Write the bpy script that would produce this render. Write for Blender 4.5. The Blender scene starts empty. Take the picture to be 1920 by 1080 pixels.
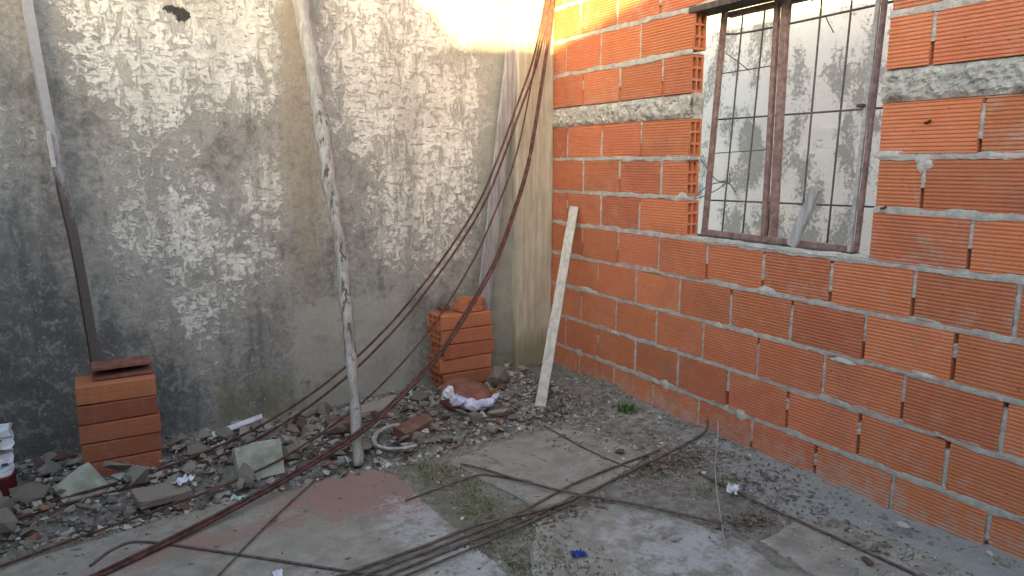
import bpy, bmesh, math, random
from mathutils import Vector, Matrix, noise

# ------------------------------------------------------------------ camera, sky, sun, exposure
SC = bpy.context.scene
COL = SC.collection
R = random.Random(7)
cam_d = bpy.data.cameras.new('camera')
cam = bpy.data.objects.new('camera', cam_d); COL.objects.link(cam)
cam_d.sensor_width = 36.0
cam_d.lens = 36.0 * 1350.0 / 1920.0
cam_d.clip_start = 0.05; cam_d.clip_end = 3000
cam.location = (-2.570, -3.878, 1.339)
cam.rotation_euler = (math.pi / 2 - 0.172, 0, -0.529)
SC.camera = cam

SUN_TO = Vector((-0.75, -1.0, 0.185)).normalized()          # direction towards the sun
ELEV = math.asin(SUN_TO.z)
AZ = math.atan2(SUN_TO.x, SUN_TO.y)                          # clockwise from +y
world = bpy.data.worlds.new('World'); SC.world = world
world.use_nodes = True
wn = world.node_tree
sky = wn.nodes.new('ShaderNodeTexSky'); sky.sky_type = 'NISHITA'; sky.sun_disc = False
sky.sun_elevation = ELEV; sky.sun_rotation = AZ
sky.air_density = 1.0; sky.dust_density = 1.9; sky.ozone_density = 0.8
bg = wn.nodes['Background']; bg.inputs['Strength'].default_value = 0.15
wn.links.new(sky.outputs['Color'], bg.inputs['Color'])
sun_d = bpy.data.lights.new('sun', 'SUN'); sun_d.energy = 5.0; sun_d.angle = math.radians(0.6)
sun_d.color = (1.0, 0.78, 0.30)
sun = bpy.data.objects.new('sun', sun_d); COL.objects.link(sun)
sun.rotation_euler = SUN_TO.to_track_quat('Z', 'Y').to_euler()
vs = SC.view_settings
vs.view_transform = 'Standard'; vs.look = 'None'; vs.gamma = 1.0; vs.use_curve_mapping = False
vs.exposure = 2.75
SC.cycles.max_bounces = 6; SC.cycles.diffuse_bounces = 4; SC.cycles.glossy_bounces = 2

# ------------------------------------------------------------------ material helpers
class NT:
    def __init__(s, name, rough=0.9):
        s.m = bpy.data.materials.new(name); s.m.use_nodes = True
        s.t = s.m.node_tree; s.n = s.t.nodes; s.l = s.t.links
        s.b = s.n['Principled BSDF']; s.b.inputs['Roughness'].default_value = rough
        s.b.inputs['Specular IOR Level'].default_value = 0.25
        s.tc = s.n.new('ShaderNodeTexCoord').outputs['Object']
    def put(s, sock, v):
        if isinstance(v, bpy.types.NodeSocket): s.l.new(v, sock)
        elif isinstance(v, (tuple, list)) and len(v) == 3 and sock.type == 'RGBA': sock.default_value = (*v, 1)
        else: sock.default_value = v
    def noise(s, scale, detail=6, rough=0.55, vec=None, dist=0.0):
        n = s.n.new('ShaderNodeTexNoise'); n.inputs['Scale'].default_value = scale
        n.inputs['Detail'].default_value = min(detail, 5); n.inputs['Roughness'].default_value = rough
        n.inputs['Distortion'].default_value = dist
        s.l.new(vec if vec is not None else s.tc, n.inputs['Vector']); return n.outputs['Fac']
    def vor(s, scale, feature='F1', vec=None, out='Distance'):
        n = s.n.new('ShaderNodeTexVoronoi'); n.feature = feature; n.inputs['Scale'].default_value = scale
        s.l.new(vec if vec is not None else s.tc, n.inputs['Vector']); return n.outputs[out]
    def math(s, op, a, b=0.0, c=0.0, clamp=False):
        n = s.n.new('ShaderNodeMath'); n.operation = op; n.use_clamp = clamp
        for i, v in enumerate((a, b, c)):
            if i < len(n.inputs): s.put(n.inputs[i], v)
        return n.outputs[0]
    def ss(s, v, lo, hi):
        n = s.n.new('ShaderNodeMapRange'); n.interpolation_type = 'SMOOTHSTEP'
        s.put(n.inputs['Value'], v); n.inputs['From Min'].default_value = lo; n.inputs['From Max'].default_value = hi
        return n.outputs['Result']
    def mix(s, f, a, b, blend='MIX'):
        n = s.n.new('ShaderNodeMix'); n.data_type = 'RGBA'; n.blend_type = blend
        s.put(n.inputs[0], f); s.put(n.inputs[6], a); s.put(n.inputs[7], b); return n.outputs[2]
    def xyz(s, vec=None):
        n = s.n.new('ShaderNodeSeparateXYZ'); s.l.new(vec if vec is not None else s.tc, n.inputs[0]); return n.outputs
    def scaled(s, sc, off=None):
        n = s.n.new('ShaderNodeMapping'); n.inputs['Scale'].default_value = sc
        s.l.new(s.tc, n.inputs['Vector'])
        if off is not None: s.l.new(off, n.inputs['Location'])
        return n.outputs[0]
    def ell(s, a, b, ca, cb, ra, rb, amp=1.0):
        """soft blob in two coordinates: amp at the centre, 0 at the rim"""
        da = s.math('DIVIDE', s.math('SUBTRACT', a, ca), ra); db = s.math('DIVIDE', s.math('SUBTRACT', b, cb), rb)
        d = s.math('ADD', s.math('MULTIPLY', da, da), s.math('MULTIPLY', db, db))
        return s.math('MULTIPLY', s.math('SUBTRACT', 1.0, d, clamp=True), amp)
    def add(s, *v):
        o = v[0]
        for w in v[1:]: o = s.math('ADD', o, w)
        return o
    def bump(s, h, strength=0.5, dist=0.01, prev=None):
        n = s.n.new('ShaderNodeBump'); n.inputs['Strength'].default_value = strength; n.inputs['Distance'].default_value = dist
        s.l.new(h, n.inputs['Height'])
        if prev is not None: s.l.new(prev, n.inputs['Normal'])
        return n.outputs[0]
    def done(s, col, normal=None, rough=None):
        s.put(s.b.inputs['Base Color'], col)
        if normal is not None: s.l.new(normal, s.b.inputs['Normal'])
        if rough is not None: s.put(s.b.inputs['Roughness'], rough)
        return s.m

def mat_simple(name, c1, c2, scale=30, rough=0.85, bump=0.4, bdist=0.004, stretch=None, metallic=0.0, spread=(0.35, 0.65)):
    k = NT(name, rough)
    v = k.scaled(stretch) if stretch else None
    n = k.noise(scale, 8, 0.65, v)
    k.b.inputs['Metallic'].default_value = metallic
    return k.done(k.mix(k.ss(n, *spread), c1, c2), k.bump(k.noise(scale * 2.5, 6, 0.6, v), bump, bdist))

def mat_grey_wall():
    k = NT('weathered_whitewashed_cement', 0.95); X, Y, Z = k.xyz()
    n1 = k.noise(2.2, 5, 0.6); n2 = k.noise(9, 8, 0.68); n3 = k.noise(38, 8, 0.7); n4 = k.noise(120, 4, 0.6)
    streak = k.noise(8, 6, 0.65, k.scaled((1.0, 1.0, 0.10)))
    warp = k.noise(16, 10, 0.72, None, 0.8)
    # where the lime wash has survived (positions on the wall itself, metres)
    F = k.add(k.ell(X, Z, -2.12, 2.05, 0.62, 0.62, 1.0), k.ell(X, Z, -1.75, 1.95, 0.34, 0.55, 0.8), k.ell(X, Z, -2.3, 2.75, 1.2, 0.8, 1.0),
              k.ell(X, Z, -1.0, 2.05, 0.56, 0.56, 1.15), k.ell(X, Z, -0.85, 1.55, 0.5, 0.42, 0.62), k.ell(X, Z, -0.9, 2.7, 0.9, 0.7, 1.0),
              k.ell(X, Z, -2.9, 1.42, 0.32, 0.3, 0.55), k.ell(X, Z, -1.74, 1.22, 0.16, 0.26, 0.62), k.ell(X, Z, -2.25, 1.2, 0.4, 0.45, 0.36),
              k.ell(X, Z, -2.2, 0.85, 0.5, 0.4, 0.3), k.ell(X, Z, -1.8, 0.8, 0.25, 0.3, 0.4), k.ell(X, Z, -0.8, 1.0, 0.5, 0.5, 0.45),
              k.ell(X, Z, -2.1, 0.4, 0.25, 0.4, 0.35), k.ell(X, Z, -0.62, 1.75, 0.26, 0.42, 0.75), k.ell(X, Z, -2.38, 1.78, 0.34, 0.36, 0.55), k.ell(X, Z, -1.30, 1.75, 0.28, 0.4, 0.45), k.ell(X, Z, -0.95, 1.2, 0.7, 0.75, 0.52), k.ell(X, Z, -2.2, 1.0, 0.55, 0.8, 0.34), k.ell(X, Z, -1.72, 1.2, 0.22, 0.4, 0.3))
    lime_v = k.add(F, k.math('MULTIPLY', k.math('SUBTRACT', warp, 0.5), 2.1), k.math('MULTIPLY', k.math('SUBTRACT', n2, 0.5), 1.2), k.math('MULTIPLY', k.math('SUBTRACT', n3, 0.5), 0.9))
    er = k.noise(30, 5, 0.72, k.scaled((0.6, 1, 1.5)), 0.4); er2 = k.noise(12, 5, 0.72, k.scaled((1.6, 1, 0.55)), 0.5)
    gone = k.math('MAXIMUM', k.math('MULTIPLY', k.ss(er, 0.55, 0.62), 0.75), k.math('MULTIPLY', k.ss(er2, 0.535, 0.61), 0.85))
    lime = k.math('MULTIPLY', k.ss(lime_v, 0.52, 0.74), k.math('SUBTRACT', 1.0, gone))
    haze = k.math('MULTIPLY', k.ss(lime_v, -0.05, 0.6), 0.5)
    cem = k.mix(k.ss(n2, 0.3, 0.72), (0.135, 0.128, 0.116), (0.29, 0.275, 0.245))
    cem = k.mix(k.ss(n1, 0.38, 0.66), cem, k.mix(k.ss(n3, 0.3, 0.7), (0.20, 0.19, 0.172), (0.33, 0.315, 0.28)))
    # stain of dampness, with shade painted in, over the low left of the wall
    damp_shade = k.ss(k.add(k.ell(X, Z, -3.05, 0.15, 1.15, 0.95, 1.0), k.math('MULTIPLY', k.math('SUBTRACT', streak, 0.5), 0.9)), 0.12, 0.75)
    cem = k.mix(k.math('MULTIPLY', damp_shade, 0.62), cem, (0.07, 0.068, 0.066))
    dk = k.math('MULTIPLY', k.ss(streak, 0.52, 0.66), 0.62)
    cem = k.mix(dk, cem, (0.10, 0.098, 0.092))
    cem = k.mix(haze, cem, (0.45, 0.425, 0.375))
    fl = k.noise(60, 5, 0.75, k.scaled((1, 1, 0.8)), 0.5); fl2 = k.noise(22, 5, 0.75, k.scaled((1.3, 1, 0.5)))
    cem = k.mix(k.math('MULTIPLY', k.math('MULTIPLY', k.ss(fl, 0.54, 0.64), k.ss(fl2, 0.42, 0.6)), 0.55), cem, (0.50, 0.475, 0.43))
    cem = k.mix(k.math('MULTIPLY', k.ss(fl2, 0.56, 0.68), 0.45), cem, (0.115, 0.11, 0.10))
    # bare ochre render strip behind the wooden prop, smooth newer patches low down and next to the pillar
    strip = k.ss(k.add(k.ell(X, Z, -1.575, 1.75, 0.135, 1.5, 1.0), k.math('MULTIPLY', k.math('SUBTRACT', warp, 0.5), 2.4), k.math('MULTIPLY', k.math('SUBTRACT', n3, 0.5), 1.2)), 0.15, 0.8)
    cem = k.mix(k.math('MULTIPLY', strip, 0.55), cem, k.mix(n3, (0.25, 0.215, 0.155), (0.36, 0.315, 0.235)))
    wob = k.math('MULTIPLY', k.math('SUBTRACT', n2, 0.5), 0.22)
    px = k.math('SUBTRACT', 0.36, k.math('ABSOLUTE', k.add(X, 1.33, wob))); pz = k.math('SUBTRACT', 0.62, k.add(Z, wob, k.math('MULTIPLY', k.math('SUBTRACT', n1, 0.5), 0.35)))
    patch = k.math('MULTIPLY', k.ss(k.math('MINIMUM', px, pz), 0.0, 0.05), k.ss(n1, 0.30, 0.5))
    patch2 = k.ss(k.add(k.ell(X, Z, -0.36, 1.0, 0.17, 3.2, 1.0), k.math('MULTIPLY', k.math('SUBTRACT', warp, 0.5), 1.5)), 0.1, 0.4)
    cem = k.mix(k.math('MULTIPLY', patch, 0.75), cem, k.mix(n3, (0.32, 0.30, 0.26), (0.40, 0.38, 0.33)))
    cem = k.mix(k.math('MULTIPLY', patch2, 0.7), cem, k.mix(n2, (0.24, 0.235, 0.20), (0.42, 0.40, 0.34)))
    lime = k.math('MULTIPLY', lime, k.math('SUBTRACT', 1.0, k.math('MAXIMUM', k.math('MULTIPLY', strip, 0.93), k.math('MULTIPLY', patch2, 0.8))))
    crack = k.ss(k.vor(26, 'DISTANCE_TO_EDGE', k.scaled((1, 1, 1.15))), 0.0, 0.035)
    limec = k.mix(k.ss(n3, 0.3, 0.62), (0.46, 0.44, 0.385), (0.74, 0.715, 0.645))
    limec = k.mix(k.math('MULTIPLY', k.ss(n1, 0.45, 0.7), 0.55), limec, (0.40, 0.385, 0.34))
    limec = k.mix(k.math('MULTIPLY', k.ss(streak, 0.52, 0.66), 0.5), limec, (0.27, 0.26, 0.235))
    crf = k.math('MULTIPLY', k.math('SUBTRACT', 1.0, crack), k.ss(n2, 0.5, 0.65))
    limec = k.mix(k.math('MULTIPLY', crf, 0.6), limec, (0.24, 0.23, 0.21))
    col = k.mix(lime, cem, limec)
    moss = k.ss(k.add(k.ell(X, Z, -1.9, 0.06, 0.5, 0.3, 0.7), k.ell(X, Z, -0.30, 0.1, 0.22, 0.35, 0.7), k.math('MULTIPLY', k.math('SUBTRACT', n2, 0.5), 2.6), k.math('MULTIPLY', k.math('SUBTRACT', n3, 0.5), 1.0)), 0.4, 1.0)
    col = k.mix(k.math('MULTIPLY', moss, 0.7), col, (0.15, 0.15, 0.07))
    spot = k.ss(k.add(k.ell(X, Z, -2.105, 2.04, 0.045, 0.05, 1.0), k.ell(X, Z, -2.16, 2.06, 0.05, 0.03, 0.7), k.math('MULTIPLY', k.math('SUBTRACT', n3, 0.5), 1.8)), 0.42, 0.6)
    col = k.mix(spot, col, (0.05, 0.048, 0.04))
    h = k.add(k.math('MULTIPLY', lime, 0.6), k.math('MULTIPLY', n2, 0.5), k.math('MULTIPLY', n3, 0.5), k.math('MULTIPLY', n4, 0.2), k.math('MULTIPLY', crf, -0.35), k.math('MULTIPLY', spot, -0.7))
    return k.done(col, k.bump(h, 0.75, 0.012))

def mat_far_wall():
    k = NT('flaking_white_paint', 0.95)
    n1 = k.noise(3.2, 8, 0.62, k.scaled((1, 1, 0.62))); n3 = k.noise(40, 7, 0.7)
    f = k.ss(k.add(n1, k.math('MULTIPLY', n3, 0.45), k.math('MULTIPLY', k.noise(12, 5, 0.7), 0.2)), 0.755, 0.845)
    col = k.mix(f, k.mix(n3, (0.30, 0.30, 0.275), (0.44, 0.44, 0.41)), k.mix(n3, (0.66, 0.65, 0.61), (0.85, 0.84, 0.79)))
    return k.done(col, k.bump(k.add(f, n3), 0.5, 0.008))

def mat_pillar():
    k = NT('cast_concrete_pillar', 0.9); X, Y, Z = k.xyz()
    n = k.noise(6, 8, 0.65, k.scaled((6, 6, 0.5))); n2 = k.noise(45, 7, 0.65); n3 = k.noise(5, 6, 0.6)
    col = k.mix(k.ss(n, 0.3, 0.7), (0.33, 0.295, 0.225), (0.49, 0.45, 0.365))
    col = k.mix(k.math('MULTIPLY', k.ss(n3, 0.5, 0.72), 0.5), col, (0.27, 0.25, 0.205))
    moss = k.ss(k.add(k.ell(X, Z, -0.1, 0.0, 0.4, 0.38, 1.0), k.math('MULTIPLY', k.math('SUBTRACT', n, 0.5), 1.3)), 0.35, 0.9)
    col = k.mix(k.math('MULTIPLY', moss, 0.7), col, (0.13, 0.13, 0.055))
    return k.done(col, k.bump(k.add(n2, k.math('MULTIPLY', n, 0.6)), 0.5, 0.005))

def mat_brick():
    k = NT('ribbed_clay_brick', 0.88)
    oi = k.n.new('ShaderNodeObjectInfo')
    sep = k.n.new('ShaderNodeSeparateColor'); k.l.new(oi.outputs['Color'], sep.inputs[0])
    sm, hue, val = sep.outputs[0], sep.outputs[1], sep.outputs[2]
    rv = k.n.new('ShaderNodeCombineXYZ'); k.l.new(k.math('MULTIPLY', oi.outputs['Random'], 37.0), rv.inputs[0]); k.l.new(k.math('MULTIPLY', oi.outputs['Random'], 91.0), rv.inputs[2])
    v1 = k.scaled((1, 0.33, 1), rv.outputs[0]); v2 = k.scaled((1, 0.07, 1), rv.outputs[0])
    n1 = k.noise(11, 6, 0.6, v1); n2 = k.noise(60, 6, 0.65, v2); n3 = k.noise(22, 8, 0.7, v1)
    base = k.mix(hue, (0.55, 0.190, 0.085), (0.48, 0.150, 0.080))
    base = k.mix(k.math('MULTIPLY', k.ss(n1, 0.35, 0.75), 0.45), base, (0.55, 0.235, 0.135))
    base = k.mix(k.math('MULTIPLY', k.ss(n2, 0.5, 0.8), 0.35), base, (0.38, 0.12, 0.065))
    gp = k.n.new('ShaderNodeNewGeometry').outputs['Position']
    w1 = k.noise(3.1, 5, 0.65, gp, 0.4); w2 = k.noise(17, 5, 0.7, gp); w3 = k.noise(48, 4, 0.65, gp)
    base = k.mix(k.math('MULTIPLY', k.ss(w1, 0.50, 0.68), 0.42), base, (0.33, 0.135, 0.085))
    base = k.mix(k.math('MULTIPLY', k.math('MULTIPLY', k.ss(w2, 0.55, 0.68), k.ss(w1, 0.3, 0.5)), 0.32), base, (0.47, 0.30, 0.22))
    chip = k.ss(k.add(w3, k.math('MULTIPLY', w2, 0.35)), 0.845, 0.87)
    base = k.mix(k.math('MULTIPLY', chip, 0.8), base, (0.22, 0.07, 0.04))
    vm = k.n.new('ShaderNodeHueSaturation'); k.l.new(base, vm.inputs['Color']); k.l.new(val, vm.inputs['Value'])
    low = k.math('SUBTRACT', 1.25, k.math('MULTIPLY', k.xyz()[2], 4.5))
    cem = k.ss(k.add(n3, k.math('MULTIPLY', n1, 0.6), k.math('MULTIPLY', k.math('MULTIPLY', sm, low), 0.62)), 0.98, 1.5)
    col = k.mix(k.math('MULTIPLY', cem, 0.7), vm.outputs['Color'], (0.44, 0.33, 0.27))
    return k.done(col, k.bump(k.add(n2, n3, k.math('MULTIPLY', chip, -1.2)), 0.35, 0.004))

def mat_mortar(name='lime_mortar', c1=(0.33, 0.31, 0.28), c2=(0.52, 0.495, 0.45)):
    k = NT(name, 0.95)
    n = k.noise(18, 8, 0.7); n2 = k.noise(90, 6, 0.7)
    return k.done(k.mix(k.ss(n, 0.3, 0.7), c1, c2), k.bump(k.add(n, n2), 0.8, 0.008))

def mat_band():
    k = NT('rough_concrete_band', 0.95)
    n = k.noise(14, 8, 0.7); v = k.vor(34, 'F1'); n2 = k.noise(70, 6, 0.7); p = k.noise(8, 4, 0.5)
    col = k.mix(k.ss(n, 0.3, 0.7), (0.34, 0.315, 0.28), (0.60, 0.57, 0.52))
    col = k.mix(k.math('MULTIPLY', k.ss(p, 0.55, 0.7), 0.5), col, (0.50, 0.36, 0.30))
    return k.done(col, k.bump(k.add(v, n2, n), 0.9, 0.014))

def mat_slab():
    k = NT('worn_concrete_slab', 0.92); X, Y, Z = k.xyz()
    n1 = k.noise(2.6, 6, 0.6); n2 = k.noise(11, 8, 0.68); n3 = k.noise(55, 8, 0.7); sp = k.noise(26, 3, 0.5)
    col = k.mix(k.ss(n2, 0.3, 0.7), (0.20, 0.182, 0.152), (0.32, 0.295, 0.252))
    col = k.mix(k.math('MULTIPLY', k.ss(n1, 0.45, 0.7), 0.5), col, (0.30, 0.275, 0.225))
    red = k.ss(k.add(k.ell(X, Y, -1.70, -1.14, 0.50, 0.34, 1.0), k.ell(X, Y, -2.35, -1.28, 0.42, 0.12, 0.75), k.ell(X, Y, -1.58, -1.45, 0.16, 0.22, 0.5), k.math('MULTIPLY', k.math('SUBTRACT', n2, 0.5), 2.4), k.math('MULTIPLY', k.math('SUBTRACT', n3, 0.5), 1.8)), 0.3, 0.8)
    col = k.mix(k.math('MULTIPLY', red, 0.72), col, k.mix(n3, (0.20, 0.10, 0.08), (0.32, 0.17, 0.135)))
    wh = k.ss(k.add(k.ell(X, Y, -1.60, -1.50, 0.18, 0.35, 0.8), k.ell(X, Y, -1.55, -1.95, 0.3, 0.25, 0.9), k.ell(X, Y, -0.85, -2.15, 0.42, 0.42, 0.8), k.ell(X, Y, -2.2, -1.75, 0.4, 0.22, 0.7), k.ell(X, Y, -0.3, -2.75, 0.25, 0.4, 0.5), k.math('MULTIPLY', k.math('SUBTRACT', n2, 0.5), 2.4), k.math('MULTIPLY', k.math('SUBTRACT', n3, 0.5), 1.8)), 0.35, 1.0)
    col = k.mix(k.math('MULTIPLY', wh, 0.6), col, k.mix(n3, (0.36, 0.35, 0.355), (0.48, 0.47, 0.48)))
    grn = k.ss(k.add(k.ell(X, Y, -2.0, -1.45, 0.5, 0.28, 0.45), k.ell(X, Y, -2.4, -1.02, 0.7, 0.07, 0.7), k.math('MULTIPLY', k.math('SUBTRACT', n1, 0.5), 1.5)), 0.3, 0.9)
    col = k.mix(k.math('MULTIPLY', grn, 0.5), col, (0.20, 0.195, 0.125))
    col = k.mix(k.math('MULTIPLY', k.ss(sp, 0.665, 0.72), 0.8), col, (0.07, 0.062, 0.052))
    cr = k.ss(k.math('ABSOLUTE', k.math('SUBTRACT', k.noise(1.7, 5, 0.6, None, 0.6), 0.5)), 0.0, 0.0045)
    crf = k.math('MULTIPLY', k.math('SUBTRACT', 1.0, cr), k.ss(n1, 0.5, 0.6))
    col = k.mix(k.math('MULTIPLY', crf, 0.75), col, (0.08, 0.07, 0.055))
    return k.done(col, k.bump(k.add(n2, n3, k.math('MULTIPLY', crf, -1.0)), 0.6, 0.006))

def mat_dirt():
    k = NT('dirt_with_moss', 0.97); X, Y, Z = k.xyz()
    n1 = k.noise(4, 6, 0.6); n2 = k.noise(22, 8, 0.7); n3 = k.noise(110, 6, 0.7)
    col = k.mix(k.ss(n2, 0.3, 0.7), (0.155, 0.137, 0.110), (0.315, 0.29, 0.248))
    col = k.mix(k.math('MULTIPLY', k.ss(n3, 0.56, 0.7), 0.6), col, (0.34, 0.32, 0.28))
    moss = k.ss(k.add(k.ell(X, Y, -1.36, -1.5, 0.22, 0.95, 1.0), k.ell(X, Y, -1.9, -0.1, 0.5, 0.14, 0.6), k.ell(X, Y, -0.5, -1.7, 0.3, 0.25, 0.4), k.math('MULTIPLY', k.math('SUBTRACT', n1, 0.5), 1.8)), 0.42, 0.85)
    col = k.mix(k.math('MULTIPLY', moss, 0.6), col, k.mix(n2, (0.10, 0.095, 0.045), (0.22, 0.21, 0.13)))
    grey = k.ss(k.add(k.ell(X, Y, -0.12, -2.5, 0.34, 1.2, 1.2), k.ell(X, Y, -0.15, -1.2, 0.25, 0.5, 0.5), k.math('MULTIPLY', k.math('SUBTRACT', n2, 0.5), 1.2)), 0.3, 0.8)
    col = k.mix(k.math('MULTIPLY', grey, 0.8), col, k.mix(n3, (0.28, 0.275, 0.265), (0.42, 0.415, 0.405)))
    return k.done(col, k.bump(k.add(n2, n3), 0.9, 0.012))

def mat_stone(name, c1, c2, c3):
    k = NT(name, 0.95)
    oi = k.n.new('ShaderNodeObjectInfo')
    n = k.noise(25, 7, 0.65); n2 = k.noise(90, 5, 0.6)
    base = k.mix(oi.outputs['Random'], c1, c2)
    return k.done(k.mix(k.math('MULTIPLY', k.ss(n, 0.45, 0.7), 0.7), base, c3), k.bump(k.add(n, n2), 0.7, 0.005))

def mat_gravel():
    k = NT('loose_gravel', 0.95)
    g = k.n.new('ShaderNodeNewGeometry'); r = g.outputs['Random Per Island']
    n2 = k.noise(90, 5, 0.6)
    c = k.mix(k.ss(r, 0.0, 0.75), (0.14, 0.12, 0.098), (0.34, 0.31, 0.27))
    c = k.mix(k.ss(r, 0.86, 1.0), c, (0.52, 0.50, 0.46))
    c = k.mix(k.math('MULTIPLY', k.ss(r, 0.70, 0.72), k.math('SUBTRACT', 1.0, k.ss(r, 0.76, 0.77))), c, (0.24, 0.125, 0.09))
    return k.done(c, k.bump(n2, 0.6, 0.003))

def mat_bark():
    k = NT('weathered_grey_timber', 0.95)
    n = k.noise(9, 8, 0.7, k.scaled((3.5, 3.5, 0.35))); n2 = k.noise(30, 7, 0.7, k.scaled((1.5, 1.5, 0.16))); n3 = k.noise(14, 5, 0.6, k.scaled((1, 1, 0.5)))
    n4 = k.noise(3, 3, 0.5)
    col = k.mix(k.ss(n, 0.3, 0.7), (0.25, 0.235, 0.21), (0.46, 0.435, 0.395))
    col = k.mix(k.math('MULTIPLY', k.ss(n2, 0.53, 0.60), k.ss(n4, 0.33, 0.55)), col, (0.10, 0.085, 0.07))
    col = k.mix(k.math('MULTIPLY', k.ss(n3, 0.58, 0.72), 0.6), col, (0.28, 0.245, 0.20))
    return k.done(col, k.bump(k.add(n, n2), 0.8, 0.008))

def mat_dark_post():
    k = NT('peeling_painted_batten', 0.85); X, Y, Z = k.xyz()
    n = k.noise(10, 8, 0.7, k.scaled((2, 2, 0.4))); n2 = k.noise(40, 6, 0.6)
    f = k.ss(k.add(Z, k.math('MULTIPLY', k.math('SUBTRACT', n, 0.5), 1.1)), 1.15, 1.55)
    col = k.mix(f, k.mix(n2, (0.05, 0.038, 0.035), (0.12, 0.098, 0.088)), k.mix(n2, (0.26, 0.25, 0.25), (0.40, 0.39, 0.385)))
    return k.done(col, k.bump(n, 0.5, 0.005))

def mat_rust(name, c1=(0.075, 0.030, 0.026), c2=(0.16, 0.060, 0.042), rough=0.8):
    k = NT(name, rough)
    n = k.noise(35, 7, 0.65); n2 = k.noise(160, 4, 0.6)
    k.b.inputs['Metallic'].default_value = 0.0
    return k.done(k.mix(k.ss(n, 0.35, 0.65), c1, c2), k.bump(k.add(n, n2), 0.4, 0.002))

M = dict(
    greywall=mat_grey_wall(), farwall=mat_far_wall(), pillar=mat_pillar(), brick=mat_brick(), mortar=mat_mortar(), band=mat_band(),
    smear=mat_mortar('smeared_mortar', (0.40, 0.375, 0.34), (0.58, 0.55, 0.505)),
    slab=mat_slab(), dirt=mat_dirt(), gravel=mat_gravel(), bark=mat_bark(), darkpost=mat_dark_post(),
    stone=mat_stone('rubble_stone', (0.155, 0.132, 0.104), (0.33, 0.295, 0.245), (0.24, 0.20, 0.155)),
    claybit=mat_stone('broken_clay', (0.17, 0.082, 0.06), (0.11, 0.07, 0.055), (0.23, 0.165, 0.13)),
    rust=mat_rust('rusty_steel', (0.055, 0.026, 0.024), (0.135, 0.062, 0.047), 0.9), rustpaint=mat_rust('rusted_window_paint', (0.14, 0.085, 0.075), (0.27, 0.175, 0.155), 0.6),
    darksteel=mat_rust('dark_lintel_steel', (0.055, 0.045, 0.042), (0.12, 0.09, 0.08)),
    greysteel=mat_simple('faded_grey_paint', (0.26, 0.245, 0.24), (0.42, 0.40, 0.39), 40, 0.6, 0.3, 0.003),
    floorrod=mat_rust('dusty_brown_steel', (0.085, 0.062, 0.052), (0.17, 0.125, 0.10), 0.9),
    wire=mat_rust('thin_iron_wire', (0.07, 0.062, 0.058), (0.13, 0.10, 0.09)),
    paleplank=mat_simple('pale_planed_pine', (0.37, 0.345, 0.30), (0.52, 0.49, 0.43), 12, 0.85, 0.4, 0.003, (4, 4, 0.4)),
    greyplank=mat_simple('silvered_old_board', (0.23, 0.225, 0.225), (0.40, 0.39, 0.385), 12, 0.9, 0.6, 0.005, (4, 4, 0.35)),
    block=mat_simple('lichen_green_cement', (0.25, 0.255, 0.195), (0.38, 0.385, 0.315), 16, 0.95, 0.6, 0.006),
    whitebit=mat_simple('dirty_white_plastic', (0.52, 0.52, 0.55), (0.72, 0.72, 0.76), 20, 0.5, 0.2, 0.003),
    lilac=mat_simple('faded_lilac_plastic', (0.40, 0.385, 0.49), (0.56, 0.54, 0.66), 14, 0.45, 0.2, 0.002),
    clay=mat_simple('brown_fired_clay', (0.15, 0.062, 0.044), (0.25, 0.11, 0.08), 14, 0.8, 0.5, 0.005),
    ochre=mat_simple('rusty_ochre_scrap', (0.20, 0.085, 0.03), (0.36, 0.17, 0.06), 18, 0.9, 0.6, 0.006),
    redprint=mat_simple('red_print', (0.35, 0.03, 0.05), (0.45, 0.05, 0.07), 20, 0.6, 0.1, 0.002),
    darkred=mat_simple('dark_red_tin', (0.10, 0.016, 0.016), (0.17, 0.03, 0.03), 20, 0.6, 0.3, 0.003),
    inkprint=mat_simple('dark_blue_print', (0.03, 0.04, 0.10), (0.06, 0.07, 0.15), 20, 0.6, 0.1, 0.002),
    blue=mat_simple('blue_plastic', (0.02, 0.035, 0.20), (0.05, 0.08, 0.34), 20, 0.5, 0.1, 0.002),
    aqua=mat_simple('pale_aqua_plastic', (0.34, 0.46, 0.40), (0.46, 0.58, 0.52), 20, 0.5, 0.1, 0.002),
    grass=mat_simple('green_grass_blade', (0.045, 0.11, 0.025), (0.09, 0.19, 0.045), 20, 0.7, 0.1, 0.002),
    moss=mat_simple('olive_moss', (0.10, 0.095, 0.035), (0.19, 0.18, 0.08), 9, 0.95, 0.2, 0.002),
    litter=mat_simple('dry_leaf_litter', (0.085, 0.066, 0.05), (0.21, 0.165, 0.125), 25, 0.95, 0.3, 0.003),
    render=mat_simple('plain_cement_render', (0.30, 0.28, 0.25), (0.42, 0.40, 0.36), 6, 0.95, 0.4, 0.006),
    sheet=mat_simple('corrugated_zinc', (0.30, 0.30, 0.30), (0.42, 0.42, 0.42), 8, 0.6, 0.2, 0.003),
)

# ------------------------------------------------------------------ mesh helpers
def tag(o, label=None, cat=None, group=None, kind=None):
    if label: o['label'] = label
    if cat: o['category'] = cat
    if group: o['group'] = group
    if kind: o['kind'] = kind
    return o

def link(name, me, mat=None, parent=None):
    o = bpy.data.objects.new(name, me); COL.objects.link(o)
    if mat is not None and me is not None and not me.materials: me.materials.append(mat)
    if parent is not None: o.parent = parent
    return o

def empty(name, loc=(0, 0, 0)):
    o = bpy.data.objects.new(name, None); COL.objects.link(o); o.location = loc; o.empty_display_size = 0.1
    return o

def child(name, me, mat, parent):
    """mesh written in world coordinates, parented under a thing whose Empty may be anywhere"""
    o = link(name, me, mat, parent)
    o.matrix_parent_inverse = Matrix.Translation(parent.location).inverted()
    return o

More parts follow.
